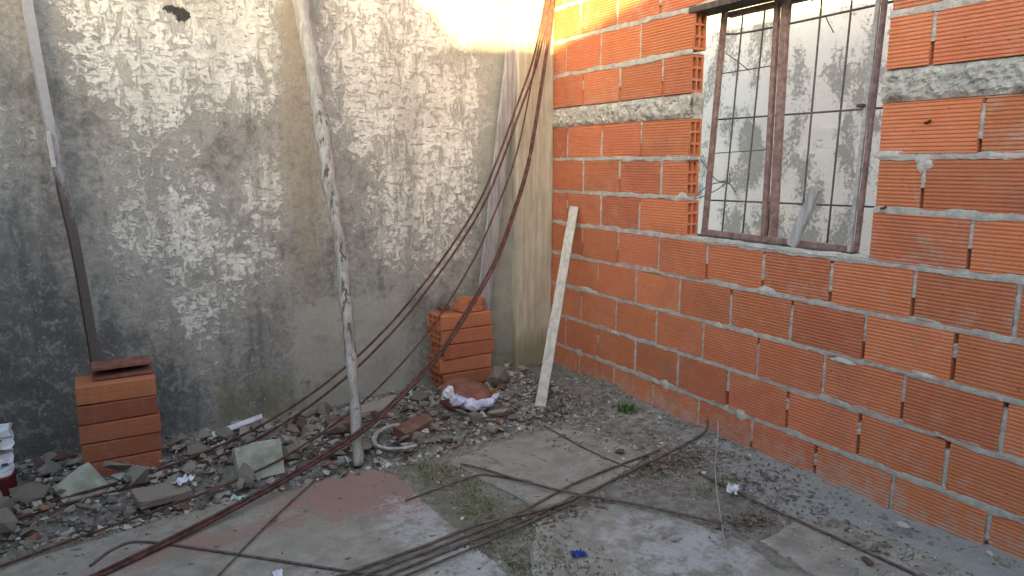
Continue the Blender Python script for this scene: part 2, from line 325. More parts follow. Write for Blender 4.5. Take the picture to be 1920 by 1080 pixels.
def mesh(name, v, f, smooth=False):
    me = bpy.data.meshes.new(name); me.from_pydata([tuple(p) for p in v], [], f); me.update()
    if smooth: me.polygons.foreach_set('use_smooth', [True] * len(me.polygons))
    return me

def fix(me):
    bm = bmesh.new(); bm.from_mesh(me); bmesh.ops.recalc_face_normals(bm, faces=bm.faces); bm.to_mesh(me); bm.free(); return me

def fbm(p, sc=1.0, oct=4):
    return noise.fractal(Vector(p) * sc, 0.7, 2.0, oct)

BOXF = [(0, 3, 2, 1), (4, 5, 6, 7), (0, 1, 5, 4), (1, 2, 6, 5), (2, 3, 7, 6), (3, 0, 4, 7)]
def box_me(name, x0, x1, y0, y1, z0, z1, bevel=0.0):
    me = mesh(name, [(x0, y0, z0), (x1, y0, z0), (x1, y1, z0), (x0, y1, z0), (x0, y0, z1), (x1, y0, z1), (x1, y1, z1), (x0, y1, z1)], BOXF)
    if bevel: bevel_me(me, bevel)
    return me

def bevel_me(me, w, seg=2):
    bm = bmesh.new(); bm.from_mesh(me)
    bmesh.ops.bevel(bm, geom=list(bm.edges), offset=w, segments=seg, affect='EDGES', profile=0.6)
    bm.to_mesh(me); bm.free()

def smooth_path(pts, n=8):
    P = [Vector(p) for p in pts]; out = []
    for i in range(len(P) - 1):
        p0 = P[max(i - 1, 0)]; p1 = P[i]; p2 = P[i + 1]; p3 = P[min(i + 2, len(P) - 1)]
        for k in range(n):
            t = k / n
            out.append(0.5 * ((2 * p1) + (p2 - p0) * t + (2 * p0 - 5 * p1 + 4 * p2 - p3) * t * t + (3 * p1 - p0 - 3 * p2 + p3) * t ** 3))
    out.append(P[-1]); return out

def tube_me(name, pts, rad, sides=8, n=8, rough=0.0, flat=1.0, closed=True):
    P = smooth_path(pts, n) if n else [Vector(p) for p in pts]
    v, f = [], []
    up = Vector((0.31, 0.17, 0.93))
    for i, p in enumerate(P):
        d = (P[min(i + 1, len(P) - 1)] - P[max(i - 1, 0)]).normalized()
        a = d.cross(up).normalized(); b = d.cross(a).normalized()
        t = i / (len(P) - 1)
        r = rad(t) if callable(rad) else rad
        for s in range(sides):
            an = 2 * math.pi * s / sides
            q = p + a * math.cos(an) * r + b * math.sin(an) * r * flat
            if rough: q += (q - p).normalized() * rough * fbm(q, 14, 3)
            v.append(q)
    for i in range(len(P) - 1):
        for s in range(sides):
            s2 = (s + 1) % sides
            f.append((i * sides + s, i * sides + s2, (i + 1) * sides + s2, (i + 1) * sides + s))
    if closed:
        f.append(tuple(range(sides - 1, -1, -1))); f.append(tuple((len(P) - 1) * sides + s for s in range(sides)))
    return mesh(name, v, f, True)

def board_me(name, a, b, wdir, width, thick, width2=None, segs=14, wob=0.002):
    """a sawn board from a to b; wdir roughly across its face"""
    a = Vector(a); b = Vector(b); d = (b - a).normalized(); w = Vector(wdir); w = (w - d * w.dot(d)).normalized(); t = d.cross(w)
    v, f = [], []
    for i in range(segs + 1):
        k = i / segs; c = a.lerp(b, k); ww = width + ((width2 or width) - width) * k
        for sw, st in ((-1, -1), (1, -1), (1, 1), (-1, 1)):
            q = c + w * sw * ww / 2 + t * st * thick / 2
            q += Vector((fbm(q, 6), fbm(q + Vector((9, 0, 0)), 6), 0)) * wob
            v.append(q)
    for i in range(segs):
        for s in range(4):
            f.append((i * 4 + s, i * 4 + (s + 1) % 4, i * 4 + 4 + (s + 1) % 4, i * 4 + 4 + s))
    f.append((3, 2, 1, 0)); f.append(tuple(segs * 4 + s for s in range(4)))
    me = fix(mesh(name, v, f)); bevel_me(me, min(width, thick) * 0.08, 1); return me

def hull_stone(name, rng, n=13, flat=0.7):
    bm = bmesh.new()
    for _ in range(n):
        d = Vector((rng.gauss(0, 1), rng.gauss(0, 1), rng.gauss(0, 1))).normalized() * rng.uniform(0.38, 0.55)
        bm.verts.new((d.x * rng.uniform(0.8, 1.15), d.y, d.z * flat))
    r = bmesh.ops.convex_hull(bm, input=list(bm.verts))
    bmesh.ops.delete(bm, geom=[g for g in set(r['geom_interior'] + r['geom_unused']) if isinstance(g, bmesh.types.BMVert)], context='VERTS')
    bmesh.ops.recalc_face_normals(bm, faces=bm.faces)
    me = bpy.data.meshes.new(name); bm.to_mesh(me); bm.free(); return me

def sheet_me(name, nu, nv, fn, smooth=True):
    v = [fn(i / nu, j / nv) for j in range(nv + 1) for i in range(nu + 1)]
    f = [(j * (nu + 1) + i, j * (nu + 1) + i + 1, (j + 1) * (nu + 1) + i + 1, (j + 1) * (nu + 1) + i) for j in range(nv) for i in range(nu)]
    return mesh(name, v, f, smooth)

# ------------------------------------------------------------------ ground
SLABS = [([(-3.6, -1.14), (-3.6, -1.735), (-1.49, -1.725), (-1.512, -1.40), (-1.515, -1.07), (-1.60, -0.945), (-1.82, -0.96), (-2.18, -0.975), (-2.44, -1.01), (-2.93, -1.08)], 0.004, 'wide concrete slab stained brick red at its broken corner'),
         ([(-3.6, -1.755), (-3.6, -2.9), (-1.46, -2.9), (-1.475, -2.0), (-1.49, -1.745)], 0.000, 'pale concrete slab dusted white nearest the rod bundle'),
         ([(-1.25, -1.04), (-1.17, -1.48), (-1.15, -1.655), (-0.90, -1.64), (-0.69, -1.585), (-0.42, -1.46), (-0.46, -1.15), (-0.60, -0.945), (-0.94, -0.985)], 0.002, 'greyish brown concrete slab in front of the leaning pale plank'),
         ([(-1.20, -1.70), (-1.40, -2.0), (-1.42, -2.9), (-0.64, -2.9), (-0.66, -2.40), (-0.635, -2.15), (-0.74, -1.93), (-0.90, -1.70)], -0.002, 'bluish grey concrete slab with a scrap of blue plastic'),
         ([(-0.60, -2.25), (-0.62, -3.4), (-0.14, -3.4), (-0.13, -2.6), (-0.20, -2.3), (-0.38, -2.22)], 0.000, 'grey concrete slab beside the foot of the brick wall'),
         ([(-3.6, -2.93), (-3.6, -4.6), (-0.66, -4.6), (-0.66, -2.93)], -0.001, None)]
def slab_depth(x, y):
    """how far a point lies inside the nearest slab (negative outside)"""
    best = -9.0
    for poly, _, _ in SLABS:
        ins = False; d = 9.0; n = len(poly)
        for i in range(n):
            (ax, ay), (bx, by) = poly[i], poly[(i + 1) % n]
            if (ay > y) != (by > y) and x < (bx - ax) * (y - ay) / (by - ay) + ax: ins = not ins
            ex, ey = bx - ax, by - ay; t = max(0, min(1, ((x - ax) * ex + (y - ay) * ey) / (ex * ex + ey * ey)))
            d = min(d, math.hypot(x - ax - t * ex, y - ay - t * ey))
        best = max(best, d if ins else -d)
    return best
def in_slab_zone(x, y): return slab_depth(x, y) > 0.0

def ground_z(x, y):
    b = fbm((x, y, 0.3), 2.2, 4) * 0.012 + fbm((x, y, 1.7), 11, 4) * 0.009
    sd = slab_depth(x, y)
    if sd > 0.045: return -0.045
    def sst(a, lo, hi):
        t = max(0, min(1, (a - lo) / (hi - lo))); return t * t * (3 - 2 * t)
    trench = (-0.045 * sst(-x, 1.1, 1.6) + 0.045 * sst(-x, 0.6, 1.1) * sst(y, -0.9, -0.6) * sst(-y, 0.0, 0.35)) * sst(y, -1.02, -0.85)
    corner = 0.045 * sst(x, -1.0, -0.45) * sst(y, -1.0, -0.6)
    wallside = 0.030 * sst(x, -0.42, -0.05) * sst(-y, 0.2, 0.8)
    return -0.005 + trench + corner + wallside + b - (0.03 * max(0.0, sd) / 0.045 if sd > 0 else 0.0)

def make_ground():
    NX, NY = 190, 240
    def fn(s, t):
        x = -3.62 + s * 3.66; y = -4.7 + t * 4.8
        return (x, y, ground_z(x, y))
    o = link('ground', sheet_me('ground', NX, NY, fn), M['dirt']); tag(o, kind='structure')
    # the land around, out to the horizon
    rim = 400.0
    X0, X1, Y0, Y1 = -3.60, 0.03, -4.68, 0.08
    v = [(-rim, -rim, -.06), (rim, -rim, -.06), (rim, rim, -.06), (-rim, rim, -.06), (X0, Y0, -.05), (X1, Y0, -.05), (X1, Y1, -.05), (X0, Y1, -.05)]
    f = [(0, 1, 5, 4), (1, 2, 6, 5), (2, 3, 7, 6), (3, 0, 4, 7)]
    o = link('terrain', mesh('terrain', v, f), M['dirt']); tag(o, kind='structure')

def slab_me(name, poly, z, rng, thick=0.05):
    """broken-edged slab: densified outline with ragged edge, rounded arris"""
    pts = []
    n = len(poly)
    for i in range(n):
        a = Vector((*poly[i], 0)); b = Vector((*poly[(i + 1) % n], 0)); L = (b - a).length; k = max(1, int(L / 0.035))
        nrm = Vector((b.y - a.y, a.x - b.x, 0)).normalized()
        for j in range(k):
            p = a.lerp(b, j / k); p += nrm * (fbm((p.x, p.y, z * 50), 7, 4) * 0.014 + fbm((p.x, p.y, 5 + z), 28, 3) * 0.006); pts.append(p)
    m = len(pts); c = sum(pts, Vector()) / m
    v = []
    for ins, dz in ((0.0, -thick), (0.0, -0.007), (0.009, 0.0)):
        for p in pts:
            q = p + (c - p).normalized() * ins
            v.append((q.x, q.y, z + dz + fbm((q.x, q.y, 2), 3, 3) * 0.002))
    f = []
    for r in range(2):
        for i in range(m):
            f.append((r * m + i, r * m + (i + 1) % m, (r + 1) * m + (i + 1) % m, (r + 1) * m + i))
    f.append(tuple(2 * m + i for i in range(m)))
    me = mesh(name, v, f); bm = bmesh.new(); bm.from_mesh(me); bmesh.ops.recalc_face_normals(bm, faces=bm.faces)
    bmesh.ops.triangulate(bm, faces=[q for q in bm.faces if len(q.verts) > 4]); bm.to_mesh(me); bm.free()
    return me

def make_slabs():
    fl = empty('concrete_floor', (-1.5, -1.5, 0)); tag(fl, kind='structure')
    for poly, z, lab in SLABS:
        o = child('slab', slab_me('slab', poly, z, R), M['slab'], fl)
        if lab: o['label'] = lab

# ------------------------------------------------------------------ grey rendered wall + pillar
def make_grey_wall():
    x0, x1, z0, z1 = -3.70, 0.10, -0.12, 2.75
    def fn(s, t):
        x = x0 + s * (x1 - x0); z = z0 + t * (z1 - z0)
        d = fbm((x, 0, z), 1.3, 3) * 0.010 + fbm((x, 3, z), 6, 5) * 0.005
        return (x, 0.055 - d * 0.9, z)
    me = sheet_me('rendered_wall', 170, 130, fn)
    bm = bmesh.new(); bm.from_mesh(me)
    g = box_me('b', x0, x1, 0.09, 0.24, z0, z1); bm.from_mesh(g)
    bm.to_mesh(me); bm.free()
    me.polygons.foreach_set('use_smooth', [True] * (170 * 130) + [False] * 6)
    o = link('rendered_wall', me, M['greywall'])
    tag(o, 'tall grey cement wall with flaking whitewash behind the rubble', 'wall')
    def fp(s, t):
        # U-shaped outline of the cast pillar: left cheek, front, right cheek
        z = z0 + t * (z1 - z0); L = [(-0.272, 0.07), (-0.270, 0.004), (-0.264, -0.002), (-0.005, -0.002), (0.0, 0.004), (0.0, 0.07)]
        k = s * 23
        segs = [0, 3, 4, 20, 21, 23]
        for i in range(5):
            if k <= segs[i + 1] + 1e-6:
                u = (k - segs[i]) / (segs[i + 1] - segs[i]); a, b = L[i], L[i + 1]
                x = a[0] + (b[0] - a[0]) * u; y = a[1] + (b[1] - a[1]) * u
                break
        return (x + fbm((x * 3, y, z), 4, 3) * 0.0025 * (x < -0.02), y + fbm((x, 1, z), 5, 4) * 0.003, z)
    o = link('pillar', sheet_me('pillar', 23, 120, fp), M['pillar'])
    tag(o, 'cream concrete pillar in the corner beside the brick wall', 'pillar')

# ------------------------------------------------------------------ brick wall
BL, BH, BT = 0.331, 0.180, 0.082
def rib_profile():
    n = 13; pts = [(0.0, 0.0)]
    for i in range(n):
        zc = BH * (i + 0.5) / n; h = BH / n
        pts += [(0.0, zc - h * 0.28), (0.0036, zc - h * 0.16), (0.0036, zc + h * 0.16), (0.0, zc + h * 0.28)]
    pts.append((0.0, BH)); return pts

def brick_me(name, holes):
    """length along y (0 .. -1, scaled), ribbed front at x=0, z 0..BH; holes = hollow cells at the y=-1 end"""
    pr = rib_profile(); v, f = [], []
    for y in (0.0, -1.0):
        for x, z in pr: v.append((x, y, z))
    n = len(pr)
    for i in range(n - 1): f.append((i, i + 1, n + i + 1, n + i))
    a = len(v)
    v += [(BT, 0, 0), (BT, 0, BH), (BT, -1, 0), (BT, -1, BH)]
    f += [(a, a + 2, a + 3, a + 1), (0, n, a + 2, a), (n - 1, a + 1, a + 3, 2 * n - 1)]
    f.append(tuple([a] + [a + 1] + list(range(n - 1, -1, -1))))
    if not holes:
        f.append(tuple(list(range(n, 2 * n)) + [a + 3, a + 2]))
    else:
        xs = [0.0025, 0.012, 0.037, 0.046, 0.071, BT]; zs = [0, 0.013, 0.056, 0.068, 0.112, 0.124, 0.167, BH]
        for i in range(5):
            for j in range(7):
                b = len(v)
                X0, X1, Z0, Z1 = xs[i], xs[i + 1], zs[j], zs[j + 1]
                c = [(X0, Z0), (X1, Z0), (X1, Z1), (X0, Z1)]
                v += [(x, -1, z) for x, z in c]
                if i % 2 == 1 and j % 2 == 1:
                    v += [(x, -0.08, z) for x, z in c]
                    for q in range(4): f.append((b + q, b + (q + 1) % 4, b + 4 + (q + 1) % 4, b + 4 + q))
                    f.append((b + 4, b + 5, b + 6, b + 7))
                else: f.append((b, b + 1, b + 2, b + 3))
    me = mesh(name, v, f); me.materials.append(M['brick']); return me

ME_BRICK = brick_me('brick', False); ME_HOLLOW = brick_me('hollow_brick', True)
WIN0, WIN1, WINZ0, WINZ1 = 1.20, 2.205, 0.975, 2.062

def course_z(i):
    if i <= 7: return 0.172 + 0.1984 * (i - 1) + 0.0092
    return 1.677 + 0.2 * (i - 8)

def make_brick_wall():
    w = empty('brick_wall', (0, -1.4, 0)); tag(w, 'orange hollow brick wall with grey mortar and a window opening', 'wall')
    U1 = 3.45
    offs = [-0.025, 0.159 - 0.343, -0.016, 0.150 - 0.343, -0.016, 0.160 - 0.343, -0.02, 0.155 - 0.343, -0.035, 0.13 - 0.343, -0.07, 0.10 - 0.343, -0.05]
    jm = []
    def put(u0, u1, z, i, hollow=False):
        o = link('brick', ME_HOLLOW if hollow else ME_BRICK, None, w); o.matrix_parent_inverse = Matrix.Translation(w.location).inverted()
        o.location = (R.gauss(0, 0.0016), -u0, z + R.gauss(0, 0.0012)); o.scale = (1, u1 - u0, 1)
        o.rotation_euler = (R.gauss(0, 0.0025), 0, R.gauss(0, 0.003))
        low = (0.72 if i == 0 else 0.12) + R.uniform(-0.12, 0.22)
        if R.random() < 0.12: low += 0.2
        o.color = (max(0, low), R.random() ** 1.5, R.uniform(0.86, 1.12), 1)
    for i in range(13):
        z = course_z(i); e = [offs[i] + 0.343 * k for k in range(12)]
        for k in range(11):
            a, b = e[k] + 0.0078 + R.gauss(0, .0014), e[k + 1] - 0.0078 + R.gauss(0, .0014)
            a = max(a, -0.06); b = min(b, U1)
            if b - a < 0.04: continue
            if 5 <= i <= 9 and b > WIN0 - 0.06 and a < WIN1 + 0.06:
                if a < WIN0 - 0.06: put(a, WIN0 + R.gauss(0, .004), z, i, True)
                if b > WIN1 + 0.06: put(WIN1 + R.gauss(0, .003) if a < WIN1 + 0.06 else a, b, z, i)
            else: put(a, b, z, i)
            if b < U1: jm.append((e[k + 1], z, i))
    # upright joints: a filled strip of varying height over a deep-set back
    def joint_me(seed):
        rng = random.Random(seed); v, f = [], []
        full = rng.random() < 0.45; lo = 0.0 if full else rng.uniform(0.02, 0.09); hi = BH + 0.004
        if rng.random() < 0.25: hi = BH * rng.uniform(0.75, 0.92)
        n = 9
        for s in range(n + 1):
            z = lo + (hi - lo) * s / n; w_ = 0.0090 + rng.uniform(-0.0015, 0.0025); d = 0.0015 + rng.uniform(-0.0025, 0.0035)
            v += [(0.03, w_, z), (d + .003, w_, z), (d, w_ * .3, z), (d + .001, -w_ * .4, z), (d + .004, -w_, z), (0.03, -w_, z)]
        for s in range(n):
            for q in range(5): f.append((s * 6 + q, s * 6 + q + 1, s * 6 + 7 + q, s * 6 + 6 + q))
        f.append(tuple(range(5, -1, -1))); f.append(tuple(n * 6 + q for q in range(6)))
        b = len(v); v += [(0.045, .012, -.004), (0.045, -.012, -.004), (0.045, -.012, BH + .004), (0.045, .012, BH + .004)]; f.append((b, b + 1, b + 2, b + 3))
        me = mesh('mortar_joint', v, f); me.materials.append(M['mortar']); return me
    jmes = [joint_me(s) for s in range(10)]
    for u, z, i in jm:
        if 5 <= i <= 9 and WIN0 - 0.06 < u < WIN1 + 0.06: continue
        o = link('mortar_joint', R.choice(jmes), None, w); o.matrix_parent_inverse = Matrix.Translation(w.location).inverted(); o.location = (0, -u, z)
    # bed joints: one wavering ribbon of mortar per course
    def bed(z, h, ua, ub, seed, prot=0.0):
        n = int((ub - ua) / 0.011); v, f = [], []
        for s in range(n + 1):
            u = ua + (ub - ua) * s / n
            a = fbm((u, z * 7, seed), 9, 4); b = fbm((u, z * 7, seed + 4), 9, 4); c = fbm((u, z * 7, seed + 9), 5, 4); g = fbm((u, z, seed + 2), 30, 3)
            lo = z - h / 2 - 0.0035 + a * 0.008 - 0.006 * max(0, g - 0.25); hi = z + h / 2 + 0.0035 + b * 0.008 + 0.006 * max(0, -g - 0.25)
            x = 0.0002 - prot + c * 0.0030 + g * 0.0018
            v += [(0.08, -u, z - h / 2), (0.0035, -u, lo), (x + .0004, -u, lo + h * .10), (x - .0006 + g * .001, -u, z + g * .004), (x, -u, hi - h * .10), (0.0035, -u, hi), (0.08, -u, z + h / 2)]
        for s in range(n):
            for q in range(6): f.append((s * 7 + q, s * 7 + q + 1, s * 7 + 8 + q, s * 7 + 7 + q))
        child('mortar_bed', mesh('mortar_bed', v, f, False), M['mortar'], w)
    for i in range(12):
        z0 = course_z(i) + BH; z1 = course_z(i + 1)
        if i == 7: continue
        if 5 <= i <= 8:
            bed((z0 + z1) / 2, z1 - z0, -0.06, WIN0 + 0.005, i); bed((z0 + z1) / 2, z1 - z0, WIN1 - 0.004, U1, i + 20)
        elif i == 4:
            bed((z0 + z1) / 2, z1 - z0 + 0.002, -0.06, U1, i, 0.001)
        else: bed((z0 + z1) / 2, z1 - z0, -0.06, U1, i)
    # rough concrete tie band above the seventh course
    zb0 = course_z(7) + BH; zb1 = course_z(8)
    for ua, ub in ((-0.06, WIN0 + 0.01), (WIN1 - 0.01, U1)):
        nu, nv = int((ub - ua) / 0.007), 18
        def fn(s, t, ua=ua, ub=ub):
            u = ua + s * (ub - ua); z = zb0 + t * (zb1 - zb0); e = min(t, 1 - t) * 5
            d = abs(fbm((u, z, 1), 9, 4)) * 0.020 + fbm((u, z, 6), 34, 4) * 0.007 + noise.noise((u * 26, z * 26, 3)) * 0.004
            dz = fbm((u, t * 3, 9), 8, 3) * 0.006 if t in (0.0, 1.0) else 0
            return (0.012 - min(1, e) * (0.010 + d) + (0.02 if t in (0.0, 1.0) else 0), -u, z + dz)
        me = sheet_me('concrete_band', nu, nv, fn, False)
        bm = bmesh.new(); bm.from_mesh(me); bm.from_mesh(box_me('b', 0.016, 0.08, -ub, -ua, zb0, zb1)); bm.to_mesh(me); bm.free()
        o = child('concrete_band', me, M['band'], w)
    # sill mortar under the window
    def sill(s, t):
        u = WIN0 - 0.04 + s * (WIN1 - WIN0 + 0.08); x = -0.004 + t * 0.095
        return (x, -u, 0.979 + fbm((x, u, 0), 12, 4) * 0.005 - (0.012 if t == 0 else 0) - (0.01 if s in (0, 1) else 0))
    child('window_sill', sheet_me('window_sill', 90, 10, sill), M['mortar'], w)
    # cement squeezed out and smeared over the brick faces
    def smear(u, z, ru, rz, seed):
        n = 22; v = [(-0.0042, -u, z)]; f = []
        for ring, k in ((1, 0.55), (2, 1.0)):
            for s in range(n):
                an = 2 * math.pi * s / n; q = 1 + 0.45 * fbm((math.cos(an), math.sin(an), seed), 1.6, 4)
                v.append((-0.0034 if ring == 1 else 0.0018, -(u + ru * k * q * math.cos(an)), z + rz * k * q * math.sin(an)))
        for s in range(n):
            f.append((0, 1 + s, 1 + (s + 1) % n)); f.append((1 + s, 1 + n + s, 1 + n + (s + 1) % n, 1 + (s + 1) % n))
        child('mortar_smear', fix(mesh('mortar_smear', v, f, True)), M['smear'], w)
    for q in ((0.40, 0.575, 0.10, 0.018), (2.375, 1.345, 0.035, 0.035), (1.72, 0.775, 0.05, 0.022), (0.66, 0.367, 0.05, 0.016), (2.45, 0.575, 0.06, 0.016),
              (1.10, 0.171, 0.03, 0.03), (1.62, 0.17, 0.03, 0.028), (2.24, 1.37, 0.05, 0.02), (1.17, 1.175, 0.035, 0.022), (2.12, 0.55, 0.05, 0.014), (0.32, 0.17, 0.05, 0.02)):
        smear(*q, R.uniform(0, 50))
    for u, z in ((2.37, 1.478), (2.235, 1.171)):                      # rusty anchor stubs in the brick
        child('rusty_anchor', tube_me('rusty_anchor', [(0.01, -u, z), (-0.006, -u, z), (-0.009, -u - 0.012, z + 0.002), (-0.009, -u - 0.022, z + 0.008)], 0.004, 6, 3), M['rust'], w)

# ------------------------------------------------------------------ window
def FX(z, off=0.0): return 0.062 + 0.075 * (z - 0.99) + off          # the loose frame leans back into the opening
def bar_me(name, y0, z0, y1, z1, wy, wx, off=0.0):
    """square bar lying in the leaning frame's plane"""
    a = Vector((FX(z0, off), y0, z0)); b = Vector((FX(z1, off), y1, z1)); d = (b - a).normalized()
    s = d.cross(Vector((1, 0, -0.075)).normalized()).normalized(); t = d.cross(s); v = []
    for c in (a, b):
        for p, q in ((-1, -1), (1, -1), (1, 1), (-1, 1)): v.append(c + s * p * wy / 2 + t * q * wx / 2)
    me = fix(mesh(name, v, [(0, 1, 2, 3), (4, 7, 6, 5), (0, 4, 5, 1), (1, 5, 6, 2), (2, 6, 7, 3), (3, 7, 4, 0)])); bevel_me(me, 0.002, 1); return me

def make_window():
    t = empty('window_frame', (0.06, -1.68, 0.98)); tag(t, 'rusty brown steel window frame leaning in the brick opening', 'window frame')
    rp = M['rustpaint']
    child('stile', bar_me('stile', -1.272, 0.992, -1.262, 2.055, 0.024, 0.024), rp, t)
    child('stile', bar_me('stile', -1.640, 0.992, -1.572, 2.055, 0.022, 0.024), rp, t)
    child('stile', bar_me('stile', -1.692, 0.992, -1.618, 2.055, 0.034, 0.026), rp, t)
    child('stile', bar_me('stile', -2.102, 0.992, -2.086, 2.055, 0.016, 0.020), M['rustpaint'], t)
    o = child('stile', bar_me('stile', -2.080, 0.986, -2.066, 2.055, 0.018, 0.014, -0.010), M['greysteel'], t); o['label'] = 'faded grey stile on the right'
    child('bottom_rail', bar_me('bottom_rail', -1.262, 1.000, -2.10, 0.994, 0.030, 0.032), rp, t)
    child('bottom_track', bar_me('bottom_track', -1.25, 0.984, -2.10, 0.981, 0.012, 0.055), M['darksteel'], t)
    child('top_rail', bar_me('top_rail', -1.26, 2.04, -2.12, 2.04, 0.022, 0.036, 0.03), rp, t)
    child('latch', bar_me('latch', -2.075, 1.56, -2.045, 1.56, 0.012, 0.03, -0.02), M['rust'], t)
    o = link('lintel', box_me('lintel', -0.006, 0.125, -WIN1 - 0.1, -WIN0 + 0.03, 2.045, 2.074, 0.003), M['darksteel'])
    tag(o, 'dark steel lintel across the top of the window opening', 'lintel')
    g = empty('window_grille', (0.09, -1.7, 1.0)); tag(g, 'thin iron grille of crossed rods and twisted wire behind the window frame', 'grille')
    def rod(y0, z0, y1, z1, r=0.0042, mid=None, off=0.045):
        pts = [(FX(z0, off), y0, z0)] + ([(FX(mid[1], off), mid[0], mid[1])] if mid else []) + [(FX(z1, off), y1, z1)]
        child('rod', tube_me('rod', pts, r, 6, 4), M['wire'], g)
    for a, b in ((-1.345, -1.335), (-1.475, -1.465), (-1.80, -1.765), (-1.935, -1.91), (-1.62, -1.61)):
        rod(a, 0.99, b, 2.05)
    rod(-1.21, 1.965, -2.20, 1.955, 0.0046, (-1.40, 1.945)); rod(-1.22, 1.55, -2.20, 1.552, 0.0042); rod(-1.24, 1.155, -2.205, 1.168, 0.0042)
    rod(-1.21, 1.77, -1.60, 1.775, 0.0028); rod(-1.21, 1.385, -1.6, 1.40, 0.0024)
    def wire(p): child('wire', tube_me('wire', [(FX(z, o_), y, z) for y, z, o_ in p], 0.0026, 5, 6), M['wire'], g)
    wire([(-1.205, 1.36, -.01), (-1.25, 1.31, .0), (-1.30, 1.255, .02), (-1.345, 1.245, .05), (-1.39, 1.20, .06)])
    wire([(-1.20, 1.16, -.02), (-1.25, 1.175, -.01), (-1.30, 1.21, .03), (-1.345, 1.25, .05)])
    wire([(-1.205, 1.17, -.02), (-1.26, 1.225, 0.0), (-1.31, 1.245, .04), (-1.35, 1.24, .055), (-1.348, 1.29, .05)])
    wire([(-1.275, 1.86, .02), (-1.33, 1.82, .04), (-1.40, 1.77, .05)])
    wire([(-1.72, 2.02, .03), (-1.78, 2.03, .05), (-1.86, 2.025, .05), (-1.92, 2.0, .05)])
    wire([(-1.79, 1.95, .05), (-1.815, 1.915, .045), (-1.84, 1.875, .05)])
    o = link('wood_stick', board_me('wood_stick', (0.035, -1.815, 0.985), (FX(1.23, -.03), -1.91, 1.235), (0.1, 1, 0.2), 0.052, 0.022, 0.046), M['greyplank'])
    tag(o, 'short grey wood stick leaning in the window on the sill', 'stick')

def make_beyond():
    def fn(s, t):
        y = -4.4 + s * 5.6; z = -0.1 + t * 2.65
        return (1.55 - fbm((0, y, z), 5, 4) * 0.006, y, z)
    me = sheet_me('neighbour_wall', 140, 70, fn)
    bm = bmesh.new(); bm.from_mesh(me); bm.from_mesh(box_me('b', 1.58, 1.72, -4.4, 1.2, -0.1, 2.55)); bm.to_mesh(me); bm.free()
    o = link('neighbour_wall', me, M['farwall']); tag(o, 'flaking white wall seen through the window opening', 'wall')

# ------------------------------------------------------------------ unseen house and wall, added to shade the yard and shape the sun patch
def make_shade_blockers():
    o = empty('rear_shade_house', (-2, -6.6, 0)); tag(o, 'unseen low house behind the photographer, added to shade the yard', 'house')
    child('wall', box_me('wall', -9.5, 2.5, -9.0, -6.6, -0.1, 3.25), M['render'], o)
    v = [(-9.5, -6.62, 3.25), (-5.80, -6.62, 3.25), (-6.75, -6.62, 4.3), (-9.5, -6.62, 4.3)]
    v += [(x, -6.9, z) for x, y, z in v]
    child('shade_gable', fix(mesh('shade_gable', v, [(0, 1, 2, 3), (7, 6, 5, 4), (0, 4, 5, 1), (1, 5, 6, 2), (2, 6, 7, 3), (3, 7, 4, 0)])), M['render'], o)  # added upper slope, shaped to cut the left rim of the sun patch
    o = link('side_shade_wall', box_me('side_shade_wall', -3.95, -3.78, -6.6, 0.24, -0.1, 2.1), M['render']); tag(o, 'unseen wall on the left, added to shade the yard', 'wall')  # added out of view to block sky light from the left

# ------------------------------------------------------------------ stacks of hollow bricks
def stack_brick(parent_none, name, cx, cy, z, rz, length, label, group, depth=0.18, height=0.082, col=(0.1, 0.3, 1.0), tilt=0.0):
    """a hollow brick lying flat: ribbed face up front, cells at its left end"""
    o = link(name, ME_STACK, None)
    o.location = (cx, cy, z); o.rotation_euler = (tilt, R.gauss(0, 0.004), rz); o.scale = (length, depth / 0.18, height / 0.082)
    o.color = (*col, 1)
    return tag(o, label, 'brick', group)

def stack_me():
    """unit-length brick lying flat, centred in x, front face at y=-0.09"""
    v, f = [], []; L0, L1 = -0.5, 0.5
    prof = [(-0.09, 0.0)]
    prof = [(-0.086, 0.0), (-0.0895, 0.004)]
    for i in range(3):
        zc = 0.082 * (i + 0.5) / 3
        prof += [(-0.09, zc - .0022), (-0.0888, zc - .0012), (-0.0888, zc + .0012), (-0.09, zc + .0022)]
    prof += [(-0.0895, 0.078), (-0.086, 0.082), (0.09, 0.082), (0.09, 0.0)]
    n = len(prof)
    for x in (L0, L1):
        for y, z in prof: v.append((x, y, z))
    for i in range(n): f.append((i, (i + 1) % n, n + (i + 1) % n, n + i))
    f.append(tuple(range(n, 2 * n)))
    ys = [-0.0885, -0.077, -0.034, -0.022, 0.022, 0.034, 0.077, 0.09]; zs = [0, 0.010, 0.036, 0.046, 0.072, 0.082]
    for i in range(7):
        for j in range(5):
            b = len(v); c = [(ys[i], zs[j]), (ys[i + 1], zs[j]), (ys[i + 1], zs[j + 1]), (ys[i], zs[j + 1])]
            v += [(L0, y, z) for y, z in c]
            if i % 2 and j % 2:
                v += [(L0 + 0.45, y, z) for y, z in c]
                for q in range(4): f.append((b + q, b + (q + 1) % 4, b + 4 + (q + 1) % 4, b + 4 + q))
                f.append((b + 4, b + 5, b + 6, b + 7))
            else: f.append((b, b + 1, b + 2, b + 3))
    me = mesh('stack_brick', v, f); me.materials.append(M['brick']); return me
ME_STACK = stack_me()
ORD = ['lowest', 'second from the bottom', 'third from the bottom', 'fourth from the bottom', 'fifth from the bottom']

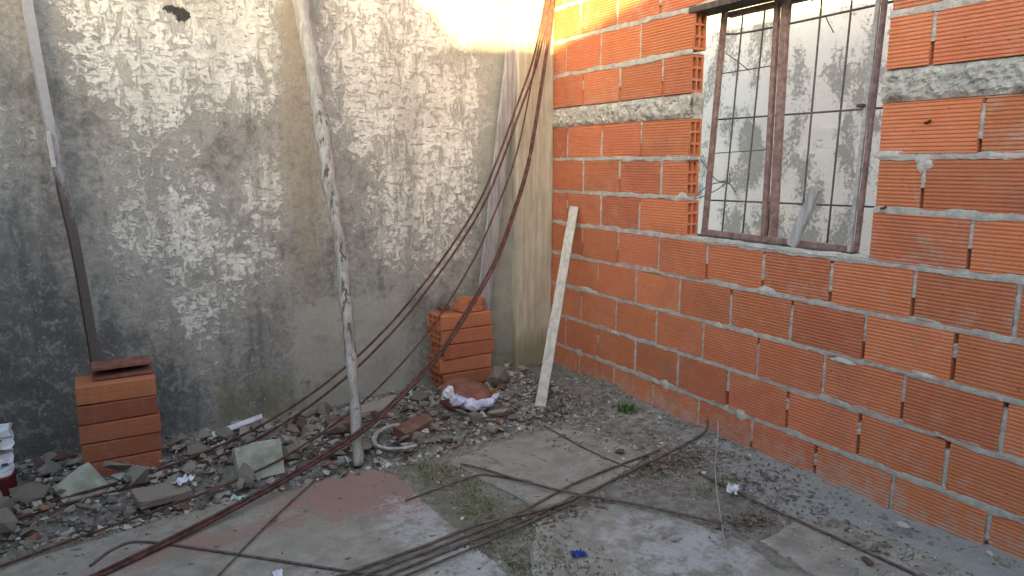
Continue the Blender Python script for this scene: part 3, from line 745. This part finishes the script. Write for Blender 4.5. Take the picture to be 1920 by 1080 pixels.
def make_stacks():
    z = -0.02
    for i in range(5):
        stack_brick(None, 'hollow_brick', -2.537 + R.gauss(0, .003) + (0.006 if i == 2 else 0), -0.345 + R.gauss(0, .002), z, 0.02 + [0.0, 0.02, -0.015, 0.012, -0.01][i], 0.305 if i != 2 else 0.312,
                    f'hollow brick in the left stack, {ORD[i]}' if i < 4 else 'fifth hollow brick of the left stack, under the dark half brick', 'bricks of the left stack', col=(0.05, [0.85, 0.35, 0.5, 1.0, 0.0][i], [0.70, 0.56, 0.66, 0.52, 0.74][i]))
        z += 0.0862
    # dark half-brick on top, hollow side out
    me = channel_me('broken_brick', 0.235, 0.12, 0.055)
    o = link('broken_brick', me, M['clay']); o.location = (-2.505, -0.32, z + 0.001); o.rotation_euler = (0, 0, 0.05)
    tag(o, 'dark broken half brick with open channel on top of the left stack', 'broken brick')
    z = 0.045
    for i in range(5):
        stack_brick(None, 'hollow_brick', -0.722 + R.gauss(0, .006), -0.115 + R.gauss(0, .004), z, [0.02, -0.03, 0.03, -0.015, 0.035][i], 0.333,
                    f'hollow brick in the corner stack, {ORD[i]}' if i < 4 else 'fifth hollow brick of the corner stack, under the broken pieces', 'bricks of the corner stack', col=(0.08, [0.5, 0.2, 0.7, 0.3, 0.1][i], [0.60, 0.74, 0.66, 0.74, 0.84][i]))
        z += 0.0866
    for k, (dx, dy, L, h, rz, lab) in enumerate(((0.055, 0.0, 0.19, 0.034, 0.06, 'lower broken brick slip on top of the corner stack'), (0.065, 0.01, 0.17, 0.030, -0.05, 'upper broken brick slip on top of the corner stack'))):
        me = hull_slip(f'brick_slip', L, 0.15, h, 40 + k)
        o = link('brick_slip', me, M['brick']); o.location = (-0.722 + dx, -0.115 + dy, z + 0.001); o.rotation_euler = (0, 0, rz); o.color = (0.25, 0.6, 0.85, 1)
        tag(o, lab, 'broken brick'); z += h + 0.002
    o = link('broken_brick', hull_stone('broken_brick', R, 14, 0.7), M['claybit']); o.location = (-0.825, -0.10, 0.045 + 5 * 0.0866 + 0.025); o.scale = (0.09, 0.1, 0.075)
    tag(o, 'dark lump of broken brick on the left edge of the corner stack', 'broken brick')

def channel_me(name, L, W, H, t=0.012):
    """U-shaped shard of a hollow brick, open towards the viewer"""
    pr = [(-W / 2, 0), (W / 2, 0), (W / 2, H), (-W / 2, H), (-W / 2, H - t), (W / 2 - t, H - t), (W / 2 - t, t), (-W / 2, t)]
    n = len(pr); v = [(x, y, z) for x in (-L / 2, L / 2) for y, z in pr]
    f = [(i, (i + 1) % n, n + (i + 1) % n, n + i) for i in range(n)] + [(7, 6, 1, 0), (6, 5, 2, 1), (5, 4, 3, 2), (n, n + 1, n + 6, n + 7), (n + 1, n + 2, n + 5, n + 6), (n + 2, n + 3, n + 4, n + 5)]
    return fix(mesh(name, v, f))

def hull_slip(name, L, W, h, seed):
    rng = random.Random(seed); n = 12; v = []
    for z in (0, h):
        for s in range(n):
            an = 2 * math.pi * s / n; c, s_ = math.cos(an), math.sin(an); k = 1 / max(abs(c), abs(s_)) ** 0.75
            v.append((c * k * L / 2 * rng.uniform(.9, 1.05), s_ * k * W / 2 * rng.uniform(.9, 1.05), z + rng.uniform(-.002, .002)))
    f = [(i, (i + 1) % n, n + (i + 1) % n, n + i) for i in range(n)] + [tuple(range(n - 1, -1, -1)), tuple(range(n, 2 * n))]
    return fix(mesh(name, v, f))

# ------------------------------------------------------------------ leaning timbers
def make_timbers():
    P = [(-1.590, 0.03, 2.56), (-1.566, -0.055, 2.144), (-1.553, -0.17, 1.823), (-1.550, -0.273, 1.534), (-1.547, -0.392, 1.20), (-1.544, -0.473, 0.973), (-1.552, -0.578, 0.678), (-1.567, -0.672, 0.414), (-1.601, -0.82, -0.035)]
    def rad(t): return 0.054 - 0.020 * min(1, max(0, (t - 0.05) * 1.35)) + 0.004 * math.sin(t * 19)
    o = link('timber_prop', tube_me('timber_prop', P, rad, 14, 12, 0.010, 0.78), M['bark'])
    tag(o, 'crooked pale bark-stripped timber prop leaning on the grey wall', 'timber prop')
    t = empty('batten', (-2.60, -0.25, 0.40)); tag(t, 'thin dark batten with peeling grey paint leaning above the left stack', 'batten')
    pts = [(-2.742, 0.02, 2.45), (-2.726, 0.0, 2.031), (-2.679, -0.08, 1.352), (-2.635, -0.15, 0.93), (-2.602, -0.25, 0.402)]
    child('shaft', board_path('shaft', pts, 0.036, 0.036), M['darkpost'], t)
    child('paint_scrap', board_path('paint_scrap', [(-2.697, -0.098, 1.475), (-2.688, -0.108, 1.32)], 0.018, 0.008, 3), M['smear'], t)
    o = link('grey_board', board_me('grey_board', (-0.205, 0.03, 2.52), (-0.600, -0.055, 0.05), (1, 0.15, 0.1), 0.105, 0.022, 0.085), M['greyplank'])
    tag(o, 'old grey board leaning on the wall behind the corner brick stack', 'board')
    o = link('pale_plank', board_me('pale_plank', (-0.030, -0.282, 1.075), (-0.533, -0.695, 0.0), (0.75, -0.66, 0), 0.054, 0.024, 0.060), M['paleplank'])
    tag(o, 'narrow pale plank leaning against the brick wall by the pillar', 'plank')

def board_path(name, pts, w, t, n=6):
    P = smooth_path(pts, n); v, f = [], []
    for i, p in enumerate(P):
        d = (P[min(i + 1, len(P) - 1)] - P[max(i - 1, 0)]).normalized(); a = Vector((1, 0.25, 0)); a = (a - d * a.dot(d)).normalized(); b = d.cross(a)
        for sa, sb in ((-1, -1), (1, -1), (1, 1), (-1, 1)): v.append(p + a * sa * w / 2 + b * sb * t / 2)
    for i in range(len(P) - 1):
        for s in range(4): f.append((i * 4 + s, i * 4 + (s + 1) % 4, i * 4 + 4 + (s + 1) % 4, i * 4 + 4 + s))
    m = len(P) - 1; f += [(3, 2, 1, 0), (m * 4, m * 4 + 1, m * 4 + 2, m * 4 + 3)]
    return fix(mesh(name, v, f))

# ------------------------------------------------------------------ reinforcing rods
def make_rods():
    A = [(-0.035, -0.05, 2.62), (-0.117, -0.072, 2.296), (-0.209, -0.091, 1.951), (-0.344, -0.12, 1.666), (-0.48, -0.149, 1.386), (-0.621, -0.178, 1.128), (-0.852, -0.227, 0.854), (-1.14, -0.288, 0.573), (-1.341, -0.33, 0.414), (-1.53, -0.37, 0.293), (-1.764, -0.419, 0.177), (-2.056, -0.481, 0.080), (-2.404, -0.554, 0.025), (-2.706, -0.618, 0.012), (-3.1, -0.70, 0.010), (-3.5, -0.78, 0.01)]
    B = [(-0.03, -0.06, 2.62), (-0.094, -0.073, 2.298), (-0.204, -0.113, 1.949), (-0.368, -0.173, 1.418), (-0.55, -0.24, 1.068), (-0.765, -0.319, 0.768), (-1.082, -0.435, 0.448), (-1.463, -0.574, 0.198), (-1.844, -0.714, 0.06), (-2.118, -0.815, 0.018), (-2.435, -0.931, 0.012), (-2.70, -1.03, 0.016), (-3.0, -1.14, 0.014), (-3.4, -1.29, 0.012)]
    C = [(-0.02, -0.04, 2.62), (-0.059, -0.06, 2.305), (-0.137, -0.098, 1.894), (-0.295, -0.175, 1.356), (-0.45, -0.25, 1.055), (-0.62, -0.335, 0.79), (-0.87, -0.456, 0.53), (-1.13, -0.585, 0.335), (-1.505, -0.766, 0.156), (-1.827, -0.924, 0.080), (-2.206, -1.109, 0.036), (-2.64, -1.321, 0.014), (-3.1, -1.54, 0.012)]
    def rod(pts, r, label, grp, off=(0, 0, 0), m='rust'):
        o = link('steel_rod', tube_me('steel_rod', [Vector(p) + Vector((fbm(Vector(p) * 1.0 + Vector((r * 900, 0, 0)), 1.7, 2), fbm(Vector(p) + Vector((0, r * 900, 0)), 1.7, 2), 0.0)) * 0.006 * (p[2] > 0.05) for p in pts], r, 7, 8), M[m]); tag(o, label, 'steel rod', grp)
    g = 'long rods sweeping down from the corner'
    rod(A, 0.0062, 'upper of the two close rust-red rods sweeping from the corner over the rubble', g)
    A2 = [Vector(p) + Vector((0.022 - 0.01 * min(1, i / 6), -0.012 - 0.004 * i, -0.004 - 0.0022 * min(i, 9))) for i, p in enumerate(A)]
    A2 = [Vector((p.x, p.y, max(p.z, 0.010))) for p in A2]
    rod(A2, 0.0064, 'lower of the two close rust-red rods sweeping from the corner over the rubble', g)
    rod(B, 0.0050, 'thinnest long rust-red rod hanging between the two close pairs of rods', g)
    rod(C, 0.0070, 'upper rod of the thick rust-red pair sweeping nearest to the viewer', g)
    C2 = [Vector(p) + Vector((0.008, -0.013, -0.007)) * min(1, 0.35 + i / 8) for i, p in enumerate(C)]
    C2 = [Vector((p.x, p.y, max(p.z, 0.011))) for p in C2]
    rod(C2, 0.0070, 'lower rod of the thick rust-red pair sweeping nearest to the viewer', g)
    def G(pts, r, label, lift=0.0):
        P = []
        for i, q in enumerate(pts):
            z = max(ground_z(q[0], q[1]), 0.004) + r + lift + (q[2] if len(q) > 2 else 0)
            P.append((q[0], q[1], z))
        o = link('steel_rod', tube_me('steel_rod', P, r, 6, 6), M['wire']); tag(o, label, 'steel rod', 'rods lying on the floor')
        o.data.materials.clear(); o.data.materials.append(M['floorrod'])
    G([(-2.15, -1.76), (-1.928, -1.737), (-1.649, -1.708), (-1.417, -1.67), (-1.078, -1.690), (-0.58, -1.575), (-0.10, -1.475), (-0.04, -1.45, 0.06)], 0.006, 'rod on the floor with its tip turned up at the brick wall', 0.006)
    G([(-2.10, -1.80), (-1.866, -1.770), (-1.553, -1.723), (-1.284, -1.672), (-0.865, -1.546), (-0.358, -1.465)], 0.005, 'rod on the floor ending among gravel short of the wall', 0.002)
    G([(-2.05, -1.84), (-1.80, -1.80), (-1.50, -1.755), (-1.20, -1.71), (-0.98, -1.65)], 0.005, 'shortest rod of the floor bundle at the bottom of the picture', 0.0)
    G([(-2.0, -1.86), (-1.76, -1.835), (-1.45, -1.785), (-1.18, -1.73), (-1.0, -1.70)], 0.0045, 'outermost rod of the floor bundle, nearest the viewer', 0.001)
    G([(-1.58, -1.338), (-1.40, -1.30), (-1.213, -1.275), (-1.126, -1.355), (-1.05, -1.45)], 0.004, 'bent thin rod lying over the mossy joint')
    G([(-1.24, -1.15), (-1.187, -1.234), (-1.019, -1.572), (-0.807, -1.857), (-0.637, -2.126)], 0.0055, 'straight rod crossing the floor bundle diagonally', 0.008)
    G([(-2.67, -1.249), (-2.597, -1.165), (-2.505, -1.166), (-2.27, -1.386), (-1.926, -1.728), (-1.75, -1.9)], 0.005, 'hooked rod on the red-stained slab under the thick pair')
    G([(-2.40, -1.64), (-2.3, -1.52), (-2.103, -1.269), (-1.827, -0.954)], 0.0035, 'thin straight wire crossing the red-stained slab', 0.005)
    G([(-0.377, -1.739), (-0.374, -2.058), (-0.354, -2.314), (-0.338, -2.555), (-0.33, -2.75)], 0.005, 'rod on the dirt strip parallel to the brick wall')
    G([(-0.645, -0.911), (-0.641, -1.277), (-0.602, -1.543)], 0.0035, 'thin wire lying across the brownish slab')
    o = link('pale_stick', tube_me('pale_stick', [(-0.02, -1.50, 0.10), (-0.084, -1.565, 0.055), (-0.357, -1.813, 0.05), (-0.6, -2.077, 0.020), (-0.74, -2.24, 0.008)], lambda t: 0.0030 - 0.001 * t, 6, 6), M['greysteel'])
    tag(o, 'thin pale stick lying from the brick wall out onto the floor', 'stick')

# ------------------------------------------------------------------ rubble
KEEP = [(-2.54, -0.345, 0.21, 0.13), (-0.72, -0.12, 0.22, 0.14), (-2.03, -0.70, 0.15, 0.11), (-2.66, -0.60, 0.10, 0.07), (-0.90, -0.53, 0.19, 0.16), (-1.59, -0.82, 0.05, 0.05), (-0.53, -0.695, 0.06, 0.06), (-2.98, -0.42, 0.12, 0.14)]
def clear(x, y):
    return all(((x - a) / ra) ** 2 + ((y - b) / rb) ** 2 > 1 for a, b, ra, rb in KEEP)

def make_rubble():
    h = empty('rubble_heap', (-1.8, -0.6, -0.03)); tag(h, 'heap of broken stone and brick along the foot of the grey wall', 'rubble heap')
    variants = [hull_stone('stone', R, R.choice((9, 11, 13, 16)), R.uniform(0.5, 0.85)) for _ in range(14)]
    for m in variants: m.materials.append(M['stone'])
    bits = [hull_stone('stone', R, 12, 0.6) for _ in range(5)]
    for m in bits: m.materials.append(M['claybit'])
    n = 0; tries = 0
    while n < 290 and tries < 9000:
        tries += 1
        x = R.uniform(-3.2, -0.32); y = R.uniform(-0.98, 0.03)
        if x > -1.25 and y < -0.93 + 0.0 * x: continue
        dens = 1.0 if y < -0.25 else 0.45
        if x < -2.35: dens *= 0.75
        if x > -0.9: dens *= 0.55
        if R.random() > dens or not clear(x, y): continue
        s = min(0.15, 0.034 + R.expovariate(1 / 0.030))
        if y < -0.85: s = min(s, 0.06)
        o = link('stone', R.choice(bits) if R.random() < 0.13 else R.choice(variants), None, h)
        o.matrix_parent_inverse = Matrix.Translation(h.location).inverted()
        o.location = (x, y, ground_z(x, y) + s * 0.22 + R.uniform(0, 0.045) * (-0.88 < y < -0.2)); o.scale = (s * R.uniform(.8, 1.5), s, s * R.uniform(.6, 1.0))
        o.rotation_euler = (R.gauss(0, .35), R.gauss(0, .35), R.uniform(0, 6.28)); n += 1
    # fine gravel and mid-size rubble stones joined in one mesh
    rng = random.Random(3); v, f = [], []
    base = [hull_stone('g', rng, 8, 0.7) for _ in range(6)]
    data = [([tuple(q.co) for q in b.vertices], [tuple(p.vertices) for p in b.polygons]) for b in base]
    def drop(x, y, s, zo=0.0):
        bv, bf = rng.choice(data); o0 = len(v); a = rng.uniform(0, 6.28); c, sn = math.cos(a), math.sin(a); z = ground_z(x, y)
        if in_slab_zone(x, y): z = 0.001
        k = rng.uniform(.8, 1.5)
        for q in bv: v.append((x + (q[0] * c * k - q[1] * sn) * s, y + (q[0] * sn * k + q[1] * c) * s, z + s * 0.22 + q[2] * s + zo))
        for q in bf: f.append(tuple(i + o0 for i in q))
    for _ in range(8500):
        x = rng.uniform(-3.3, -0.3); y = rng.uniform(-1.0, 0.03)
        if x > -1.2 and y < -0.93: continue
        if clear(x, y): drop(x, y, min(0.06, 0.008 + rng.expovariate(1 / 0.012)), rng.uniform(0, 0.03) * (-0.88 < y < -0.2))
    for _ in range(1500):
        x = -abs(rng.gauss(0, 0.24)) - 0.02; y = rng.uniform(-3.0, -0.35)
        if x > -0.9: drop(x, y, min(0.04, 0.004 + rng.expovariate(1 / 0.006)))
    for _ in range(700):
        x = rng.uniform(-0.75, -0.05); y = rng.uniform(-1.75, -0.75); drop(x, y, min(0.035, 0.006 + rng.expovariate(1 / 0.008)))
    for _ in range(420):
        x = rng.uniform(-1.52, -1.1); y = rng.uniform(-2.1, -0.95); drop(x, y, min(0.02, 0.005 + rng.expovariate(1 / 0.005)))
    for _ in range(330):
        x = rng.uniform(-2.9, -0.3); y = rng.uniform(-2.7, -0.98); drop(x, y, 0.003 + rng.expovariate(1 / 0.0035))
    o = link('gravel', mesh('gravel', v, f), M['gravel']); tag(o, 'loose gravel, crumbs and mid-size stones scattered over dirt and floor', 'gravel', kind='stuff')

def lump(name, mat, loc, size, label, cat, rot=(0, 0, 0), seed=1, n=16, flat=0.7):
    o = link(name, hull_stone(name, random.Random(seed), n, flat), M[mat]); o.location = loc; o.scale = size; o.rotation_euler = rot
    return tag(o, label, cat)

def make_debris():
    # the pale block and its neighbours
    def chunk(name, mat, sx, sy, sz, loc, rot, label, cat, seed, jit=0.10):
        rng = random.Random(seed); me = box_me(name, -sx / 2, sx / 2, -sy / 2, sy / 2, 0, sz)
        bm = bmesh.new(); bm.from_mesh(me); bmesh.ops.subdivide_edges(bm, edges=list(bm.edges), cuts=4, use_grid_fill=True)
        s0 = min(sx, sy, sz)
        for q in bm.verts:
            e = sum((abs(q.co.x) > sx * .49, abs(q.co.y) > sy * .49, q.co.z > sz * .99 or q.co.z < sz * .01))
            if e >= 2: q.co *= 1 - rng.uniform(0.0, 0.05)
            q.co += Vector((fbm(q.co + Vector((seed, 0, 0)), 9), fbm(q.co + Vector((0, seed, 0)), 9), fbm(q.co + Vector((0, 0, seed)), 9))) * s0 * jit
        bm.to_mesh(me); bm.free()
        o = link(name, me, M[mat]); o.location = loc; o.rotation_euler = rot; return tag(o, label, cat)
    chunk('cement_block', 'block', 0.20, 0.06, 0.155, (-2.02, -0.745, -0.03), (-0.42, 0.03, 0.10), 'pale green-grey cement block lying among the rubble', 'block', 3)
    chunk('cement_block', 'block', 0.16, 0.05, 0.14, (-2.665, -0.60, -0.04), (-0.5, -0.35, 0.5), 'tilted green-grey cement shard in front of the left brick stack', 'block', 5, 0.14)
    chunk('broken_brick', 'claybit', 0.15, 0.09, 0.075, (-1.575, -0.47, 0.0), (0.1, 0.05, 0.15), 'dark brown broken brick behind the foot of the timber prop', 'broken brick', 7, 0.16)
    chunk('broken_brick', 'claybit', 0.20, 0.10, 0.075, (-1.27, -0.70, 0.005), (0.12, -0.08, 0.28), 'brown broken brick between the pipe hook and the clay pot lid', 'broken brick', 9, 0.16)
    chunk('flat_stone', 'stone', 0.24, 0.12, 0.035, (-1.31, -0.32, 0.03), (0.05, -0.12, 0.1), 'flat grey slab stone against the wall right of the timber prop', 'stone', 11, 0.2)
    chunk('flat_stone', 'stone', 0.20, 0.12, 0.03, (-2.42, -0.80, 0.005), (0.1, 0.1, 0.3), 'flat grey stone plate in the lower left rubble', 'stone', 13, 0.2)
    lump('stone', 'stone', (-0.60, -0.335, 0.10), (0.17, 0.15, 0.17), 'large round grey stone right of the corner brick stack', 'stone', (0.2, 0.3, 0.4), 21, 24, 0.95)
    lump('stone', 'stone', (-1.07, -0.32, 0.06), (0.15, 0.12, 0.12), 'brownish stone left of the lilac plastic bag', 'stone', (0.1, 0.2, 1.0), 22)
    lump('stone', 'stone', (-1.13, -0.90, 0.025), (0.085, 0.06, 0.075), 'small upright pale stone before the brown broken brick', 'stone', (0.3, 0.5, 0.6), 24, 9, 1.0)
    lump('rusty_scrap', 'ochre', (-0.72, -0.52, 0.06), (0.08, 0.07, 0.12), 'rust-orange scrap beside the round clay lid', 'scrap', (0.3, 0.5, 0.2), 25, 9, 1.0)
    lump('red_shard', 'claybit', (-0.53, -1.39, 0.014), (0.055, 0.05, 0.035), 'red brick shard on the brownish slab', 'broken brick', (0, 0, .5), 26)
    lump('red_shard', 'claybit', (-0.40, -2.55, 0.012), (0.07, 0.045, 0.022), 'flat red brick shard at the bottom right on the floor', 'broken brick', (0, 0, 1.0), 27)
    lump('wood_chip', 'paleplank', (-0.12, -2.50, 0.045), (0.085, 0.06, 0.03), 'tan wood chip lying at the foot of the brick wall', 'wood chip', (0.2, 0.2, .3), 28)
    lump('pale_stone', 'smear', (-0.85, -2.10, 0.006), (0.05, 0.035, 0.02), 'small white pebble on the bluish slab by the rod end', 'stone', (0, 0, .3), 29)
    # round clay lid
    def lathe(name, prof, seg=28, wob=0.0):
        v, f = [], []; n = len(prof)
        for s in range(seg):
            a = 2 * math.pi * s / seg
            for r, z in prof:
                k = 1 + wob * fbm((math.cos(a), math.sin(a), z * 5), 1.5, 3); v.append((r * k * math.cos(a), r * k * math.sin(a), z))
        for s in range(seg):
            for i in range(n - 1): f.append((s * n + i, ((s + 1) % seg) * n + i, ((s + 1) % seg) * n + i + 1, s * n + i + 1))
        return mesh(name, v, f, True)
    o = link('clay_lid', lathe('clay_lid', [(0.001, 0.075), (0.05, 0.075), (0.10, 0.068), (0.135, 0.05), (0.145, 0.028), (0.14, 0.005), (0.128, 0.0), (0.001, 0.0)], 30, 0.05), M['clay'])
    o.location = (-0.875, -0.47, 0.060); o.rotation_euler = (0.30, -0.10, 0.2); tag(o, 'round brown clay lid tilted up against the corner brick stack', 'clay lid')
    t = empty('plastic_bag', (-0.93, -0.60, 0.03)); tag(t, 'crumpled lilac and white plastic bag before the clay lid', 'plastic bag')
    def crumple(name, pts, rad, rough, mat, flat):
        me = tube_me(name, pts, rad, 22, 8, 0.0, flat)
        for q in me.vertices:
            c = q.co.copy(); q.co += Vector((noise.noise(c * 26), noise.noise(c * 26 + Vector((7, 0, 0))), noise.noise(c * 26 + Vector((0, 9, 0))))) * rough + Vector((noise.noise(c * 70), noise.noise(c * 70 + Vector((3, 0, 0))), noise.noise(c * 70 + Vector((0, 4, 0))))) * rough * 0.4
        me.polygons.foreach_set('use_smooth', [False] * len(me.polygons)); child(name, me, M[mat], t)
    crumple('bag_body', [(-1.005, -0.600, 0.120), (-0.965, -0.625, 0.098), (-0.90, -0.645, 0.082), (-0.84, -0.645, 0.080), (-0.79, -0.625, 0.088), (-0.755, -0.60, 0.10)], lambda u: 0.012 + 0.024 * math.sin(math.pi * (0.25 + 0.7 * u)), 0.016, 'lilac', 0.8)
    crumple('bag_mouth', [(-1.045, -0.565, 0.155), (-1.025, -0.580, 0.140), (-0.995, -0.60, 0.118)], lambda u: 0.030 + 0.010 * math.sin(u * 6), 0.022, 'whitebit', 0.9)
    o = link('pipe_hook', tube_me('pipe_hook', [(-1.35, -0.69, 0.075), (-1.42, -0.70, 0.075), (-1.485, -0.73, 0.06), (-1.505, -0.78, 0.04), (-1.47, -0.83, 0.025), (-1.39, -0.86, 0.02), (-1.33, -0.86, 0.022)], 0.013, 10, 6, 0, 0.6), M['greysteel'])
    tag(o, 'bent pale grey hook of old pipe right of the timber prop foot', 'pipe')
    o = link('white_strip', board_me('white_strip', (-2.15, -0.27, 0.035), (-1.90, -0.20, 0.065), (0, 0.4, 1), 0.030, 0.012, 0.022, 6), M['whitebit'])
    tag(o, 'thin white strip lying against the grey wall behind the rods', 'strip')
    # white cartons on a dark red tin at the left edge
    o = link('red_tin', lathe('red_tin', [(0.001, 0.0), (0.075, 0.0), (0.08, 0.01), (0.078, 0.11), (0.083, 0.12), (0.075, 0.122), (0.001, 0.115)], 24, 0.03), M['darkred'])
    o.location = (-3.005, -0.42, -0.035); tag(o, 'dark red tin under the white cartons at the left edge', 'tin')
    for k, (z, lab, pm, rz) in enumerate(((0.092, 'lower white carton with dark mark at the left edge of the yard', 'inkprint', 0.1), (0.197, 'upper white carton with red mark at the left edge of the yard', 'redprint', -0.08))):
        t = empty('white_carton', (-3.005, -0.42, z)); tag(t, lab, 'carton')
        me = box_me('carton_body', -0.075, 0.075, -0.05, 0.05, 0.0, 0.075)
        bm = bmesh.new(); bm.from_mesh(me); bmesh.ops.subdivide_edges(bm, edges=list(bm.edges), cuts=3, use_grid_fill=True)
        for q in bm.verts: q.co += Vector((fbm(q.co + Vector((k, 0, 0)), 14), fbm(q.co + Vector((0, k, 3)), 14), 0.8 * fbm(q.co + Vector((0, 5, k)), 14))) * 0.022
        bm.to_mesh(me); bm.free()
        link('carton_body', me, M['whitebit'], t)
        p = link('print_mark', hull_slip('print_mark', 0.024, 0.012, 0.002, 60 + k), M[pm], t); p.location = (0.045, -0.058, 0.045); p.rotation_euler = (math.pi / 2, 0, 0)
        t.rotation_euler = (0, 0, rz)
    # scraps on the floor
    def scrap(name, mat, loc, sx, sy, label, seed, h=0.018):
        rng = random.Random(seed)
        def fn(s, t_):
            return ((s - .5) * sx * (1 + .2 * fbm((t_, seed, 0), 3)), (t_ - .5) * sy * (1 + .3 * fbm((s, 0, seed), 3)), 0.003 + h * abs(fbm((s * 1.5, t_ * 1.5, seed), 2.2, 3)))
        me = sheet_me(name, 8, 8, fn, False); o = link(name, me, M[mat]); o.location = loc; o.rotation_euler = (0, 0, rng.uniform(0, 3))
        m = o.modifiers.new('solid', 'SOLIDIFY'); m.thickness = 0.0015
        tag(o, label, 'scrap')
    scrap('blue_scrap', 'blue', (-1.212, -2.012, 0.0), 0.05, 0.032, 'crumpled dark blue plastic scrap on the bluish slab', 2, 0.02)
    scrap('white_scrap', 'whitebit', (-0.405, -1.955, 0.02), 0.075, 0.045, 'crumpled white scrap on the dirt by the pale stick', 4, 0.03)
    scrap('aqua_scrap', 'aqua', (-2.14, -0.99, 0.0), 0.09, 0.03, 'pale green plastic scrap at the broken edge of the red slab', 6, 0.02)
    scrap('white_scrap', 'whitebit', (-2.33, -0.76, 0.03), 0.08, 0.05, 'white plastic scrap in the rubble left of the cement block', 8, 0.03)
    scrap('white_scrap', 'whitebit', (-2.14, -1.62, 0.006), 0.05, 0.03, 'small whitish flake on the slab at the lower left', 9, 0.01)

def make_plants():
    rng = random.Random(11)
    def blades(name, spots, hgt, wid, mat, bend=0.6):
        v, f = [], []
        for x, y, k in spots:
            a = rng.uniform(0, 6.28); h = hgt * k * rng.uniform(.5, 1.1); w = wid * rng.uniform(.7, 1.2); dx, dy = math.cos(a), math.sin(a); z = ground_z(x, y)
            if in_slab_zone(x, y): z = 0.0
            o = len(v); px, py = -dy * w / 2, dx * w / 2; b = h * bend * rng.uniform(.4, 1.2)
            v.extend([(x - px, y - py, z), (x + px, y + py, z), (x + px * .8 + dx * b * .35, y + py * .8 + dy * b * .35, z + h * .6), (x - px * .8 + dx * b * .35, y - py * .8 + dy * b * .35, z + h * .6), (x + dx * b, y + dy * b, z + h)])
            f.extend([(o, o + 1, o + 2, o + 3), (o + 3, o + 2, o + 4)])
        return link(name, mesh(name, v, f), M[mat])
    o = blades('grass_tuft', [(-0.175 + rng.gauss(0, .022), -1.0 + rng.gauss(0, .022), 1) for _ in range(90)], 0.065, 0.006, 'grass', 0.9)
    tag(o, 'single small tuft of green grass at the foot of the brick wall', 'grass tuft')
    sp = []
    for _ in range(18):
        cx = rng.uniform(-1.49, -1.22); cy = rng.uniform(-2.15, -1.0); s = rng.uniform(.02, .06)
        sp += [(cx + rng.gauss(0, s), cy + rng.gauss(0, s * 1.5), rng.uniform(.5, 1)) for _ in range(95)]
    for cx, cy, s, n in ((-0.55, -1.62, .05, 250), (-0.40, -1.85, .05, 200), (-1.30, -2.2, .05, 220), (-1.9, -0.06, .12, 500), (-0.2, -0.06, .06, 200), (-2.6, -1.03, .14, 200)):
        sp += [(cx + rng.gauss(0, s * 1.6), min(0.03, cy + rng.gauss(0, s * .6)), rng.uniform(.5, 1)) for _ in range(n)]
    o = blades('moss', sp, 0.012, 0.006, 'moss', 1.2); tag(o, 'low olive moss and weeds in the floor joint', 'moss', kind='stuff')
    v, f = [], []
    for cx, cy, sx, sy, n in ((-0.36, -1.60, .17, .07, 900), (-0.50, -2.13, .075, .045, 520), (-0.22, -1.95, .10, .16, 420), (-1.05, -1.72, .16, .04, 260), (-0.3, -0.8, .2, .1, 300), (-0.25, -2.35, .05, .15, 120)):
        for _ in range(n):
            x, y = cx + rng.gauss(0, sx), cy + rng.gauss(0, sy)
            if x > -0.01: continue
            z = (0.002 if in_slab_zone(x, y) else ground_z(x, y)) + rng.uniform(0.001, 0.018) * math.exp(-((x - cx) / sx) ** 2 - ((y - cy) / sy) ** 2)
            a = rng.uniform(0, 6.28); l = rng.uniform(.004, .014); w = l * rng.uniform(.25, .8); c, s = math.cos(a), math.sin(a); t1, t2 = rng.uniform(-.5, .5) * l, rng.uniform(-.5, .5) * l
            o_ = len(v); v += [(x - c * l, y - s * l, z + t1), (x - s * w, y + c * w, z + t2), (x + c * l, y + s * l, z - t1 + .002), (x + s * w, y - c * w, z)]; f.append((o_, o_ + 1, o_ + 2, o_ + 3))
    o = link('leaf_litter', mesh('leaf_litter', v, f), M['litter']); tag(o, 'dark dry leaf litter and crumbs on the dirt strip', 'leaf litter', kind='stuff')

make_ground(); make_slabs(); make_grey_wall(); make_brick_wall(); make_window(); make_beyond(); make_shade_blockers()
make_stacks(); make_timbers(); make_rods(); make_rubble(); make_debris(); make_plants()
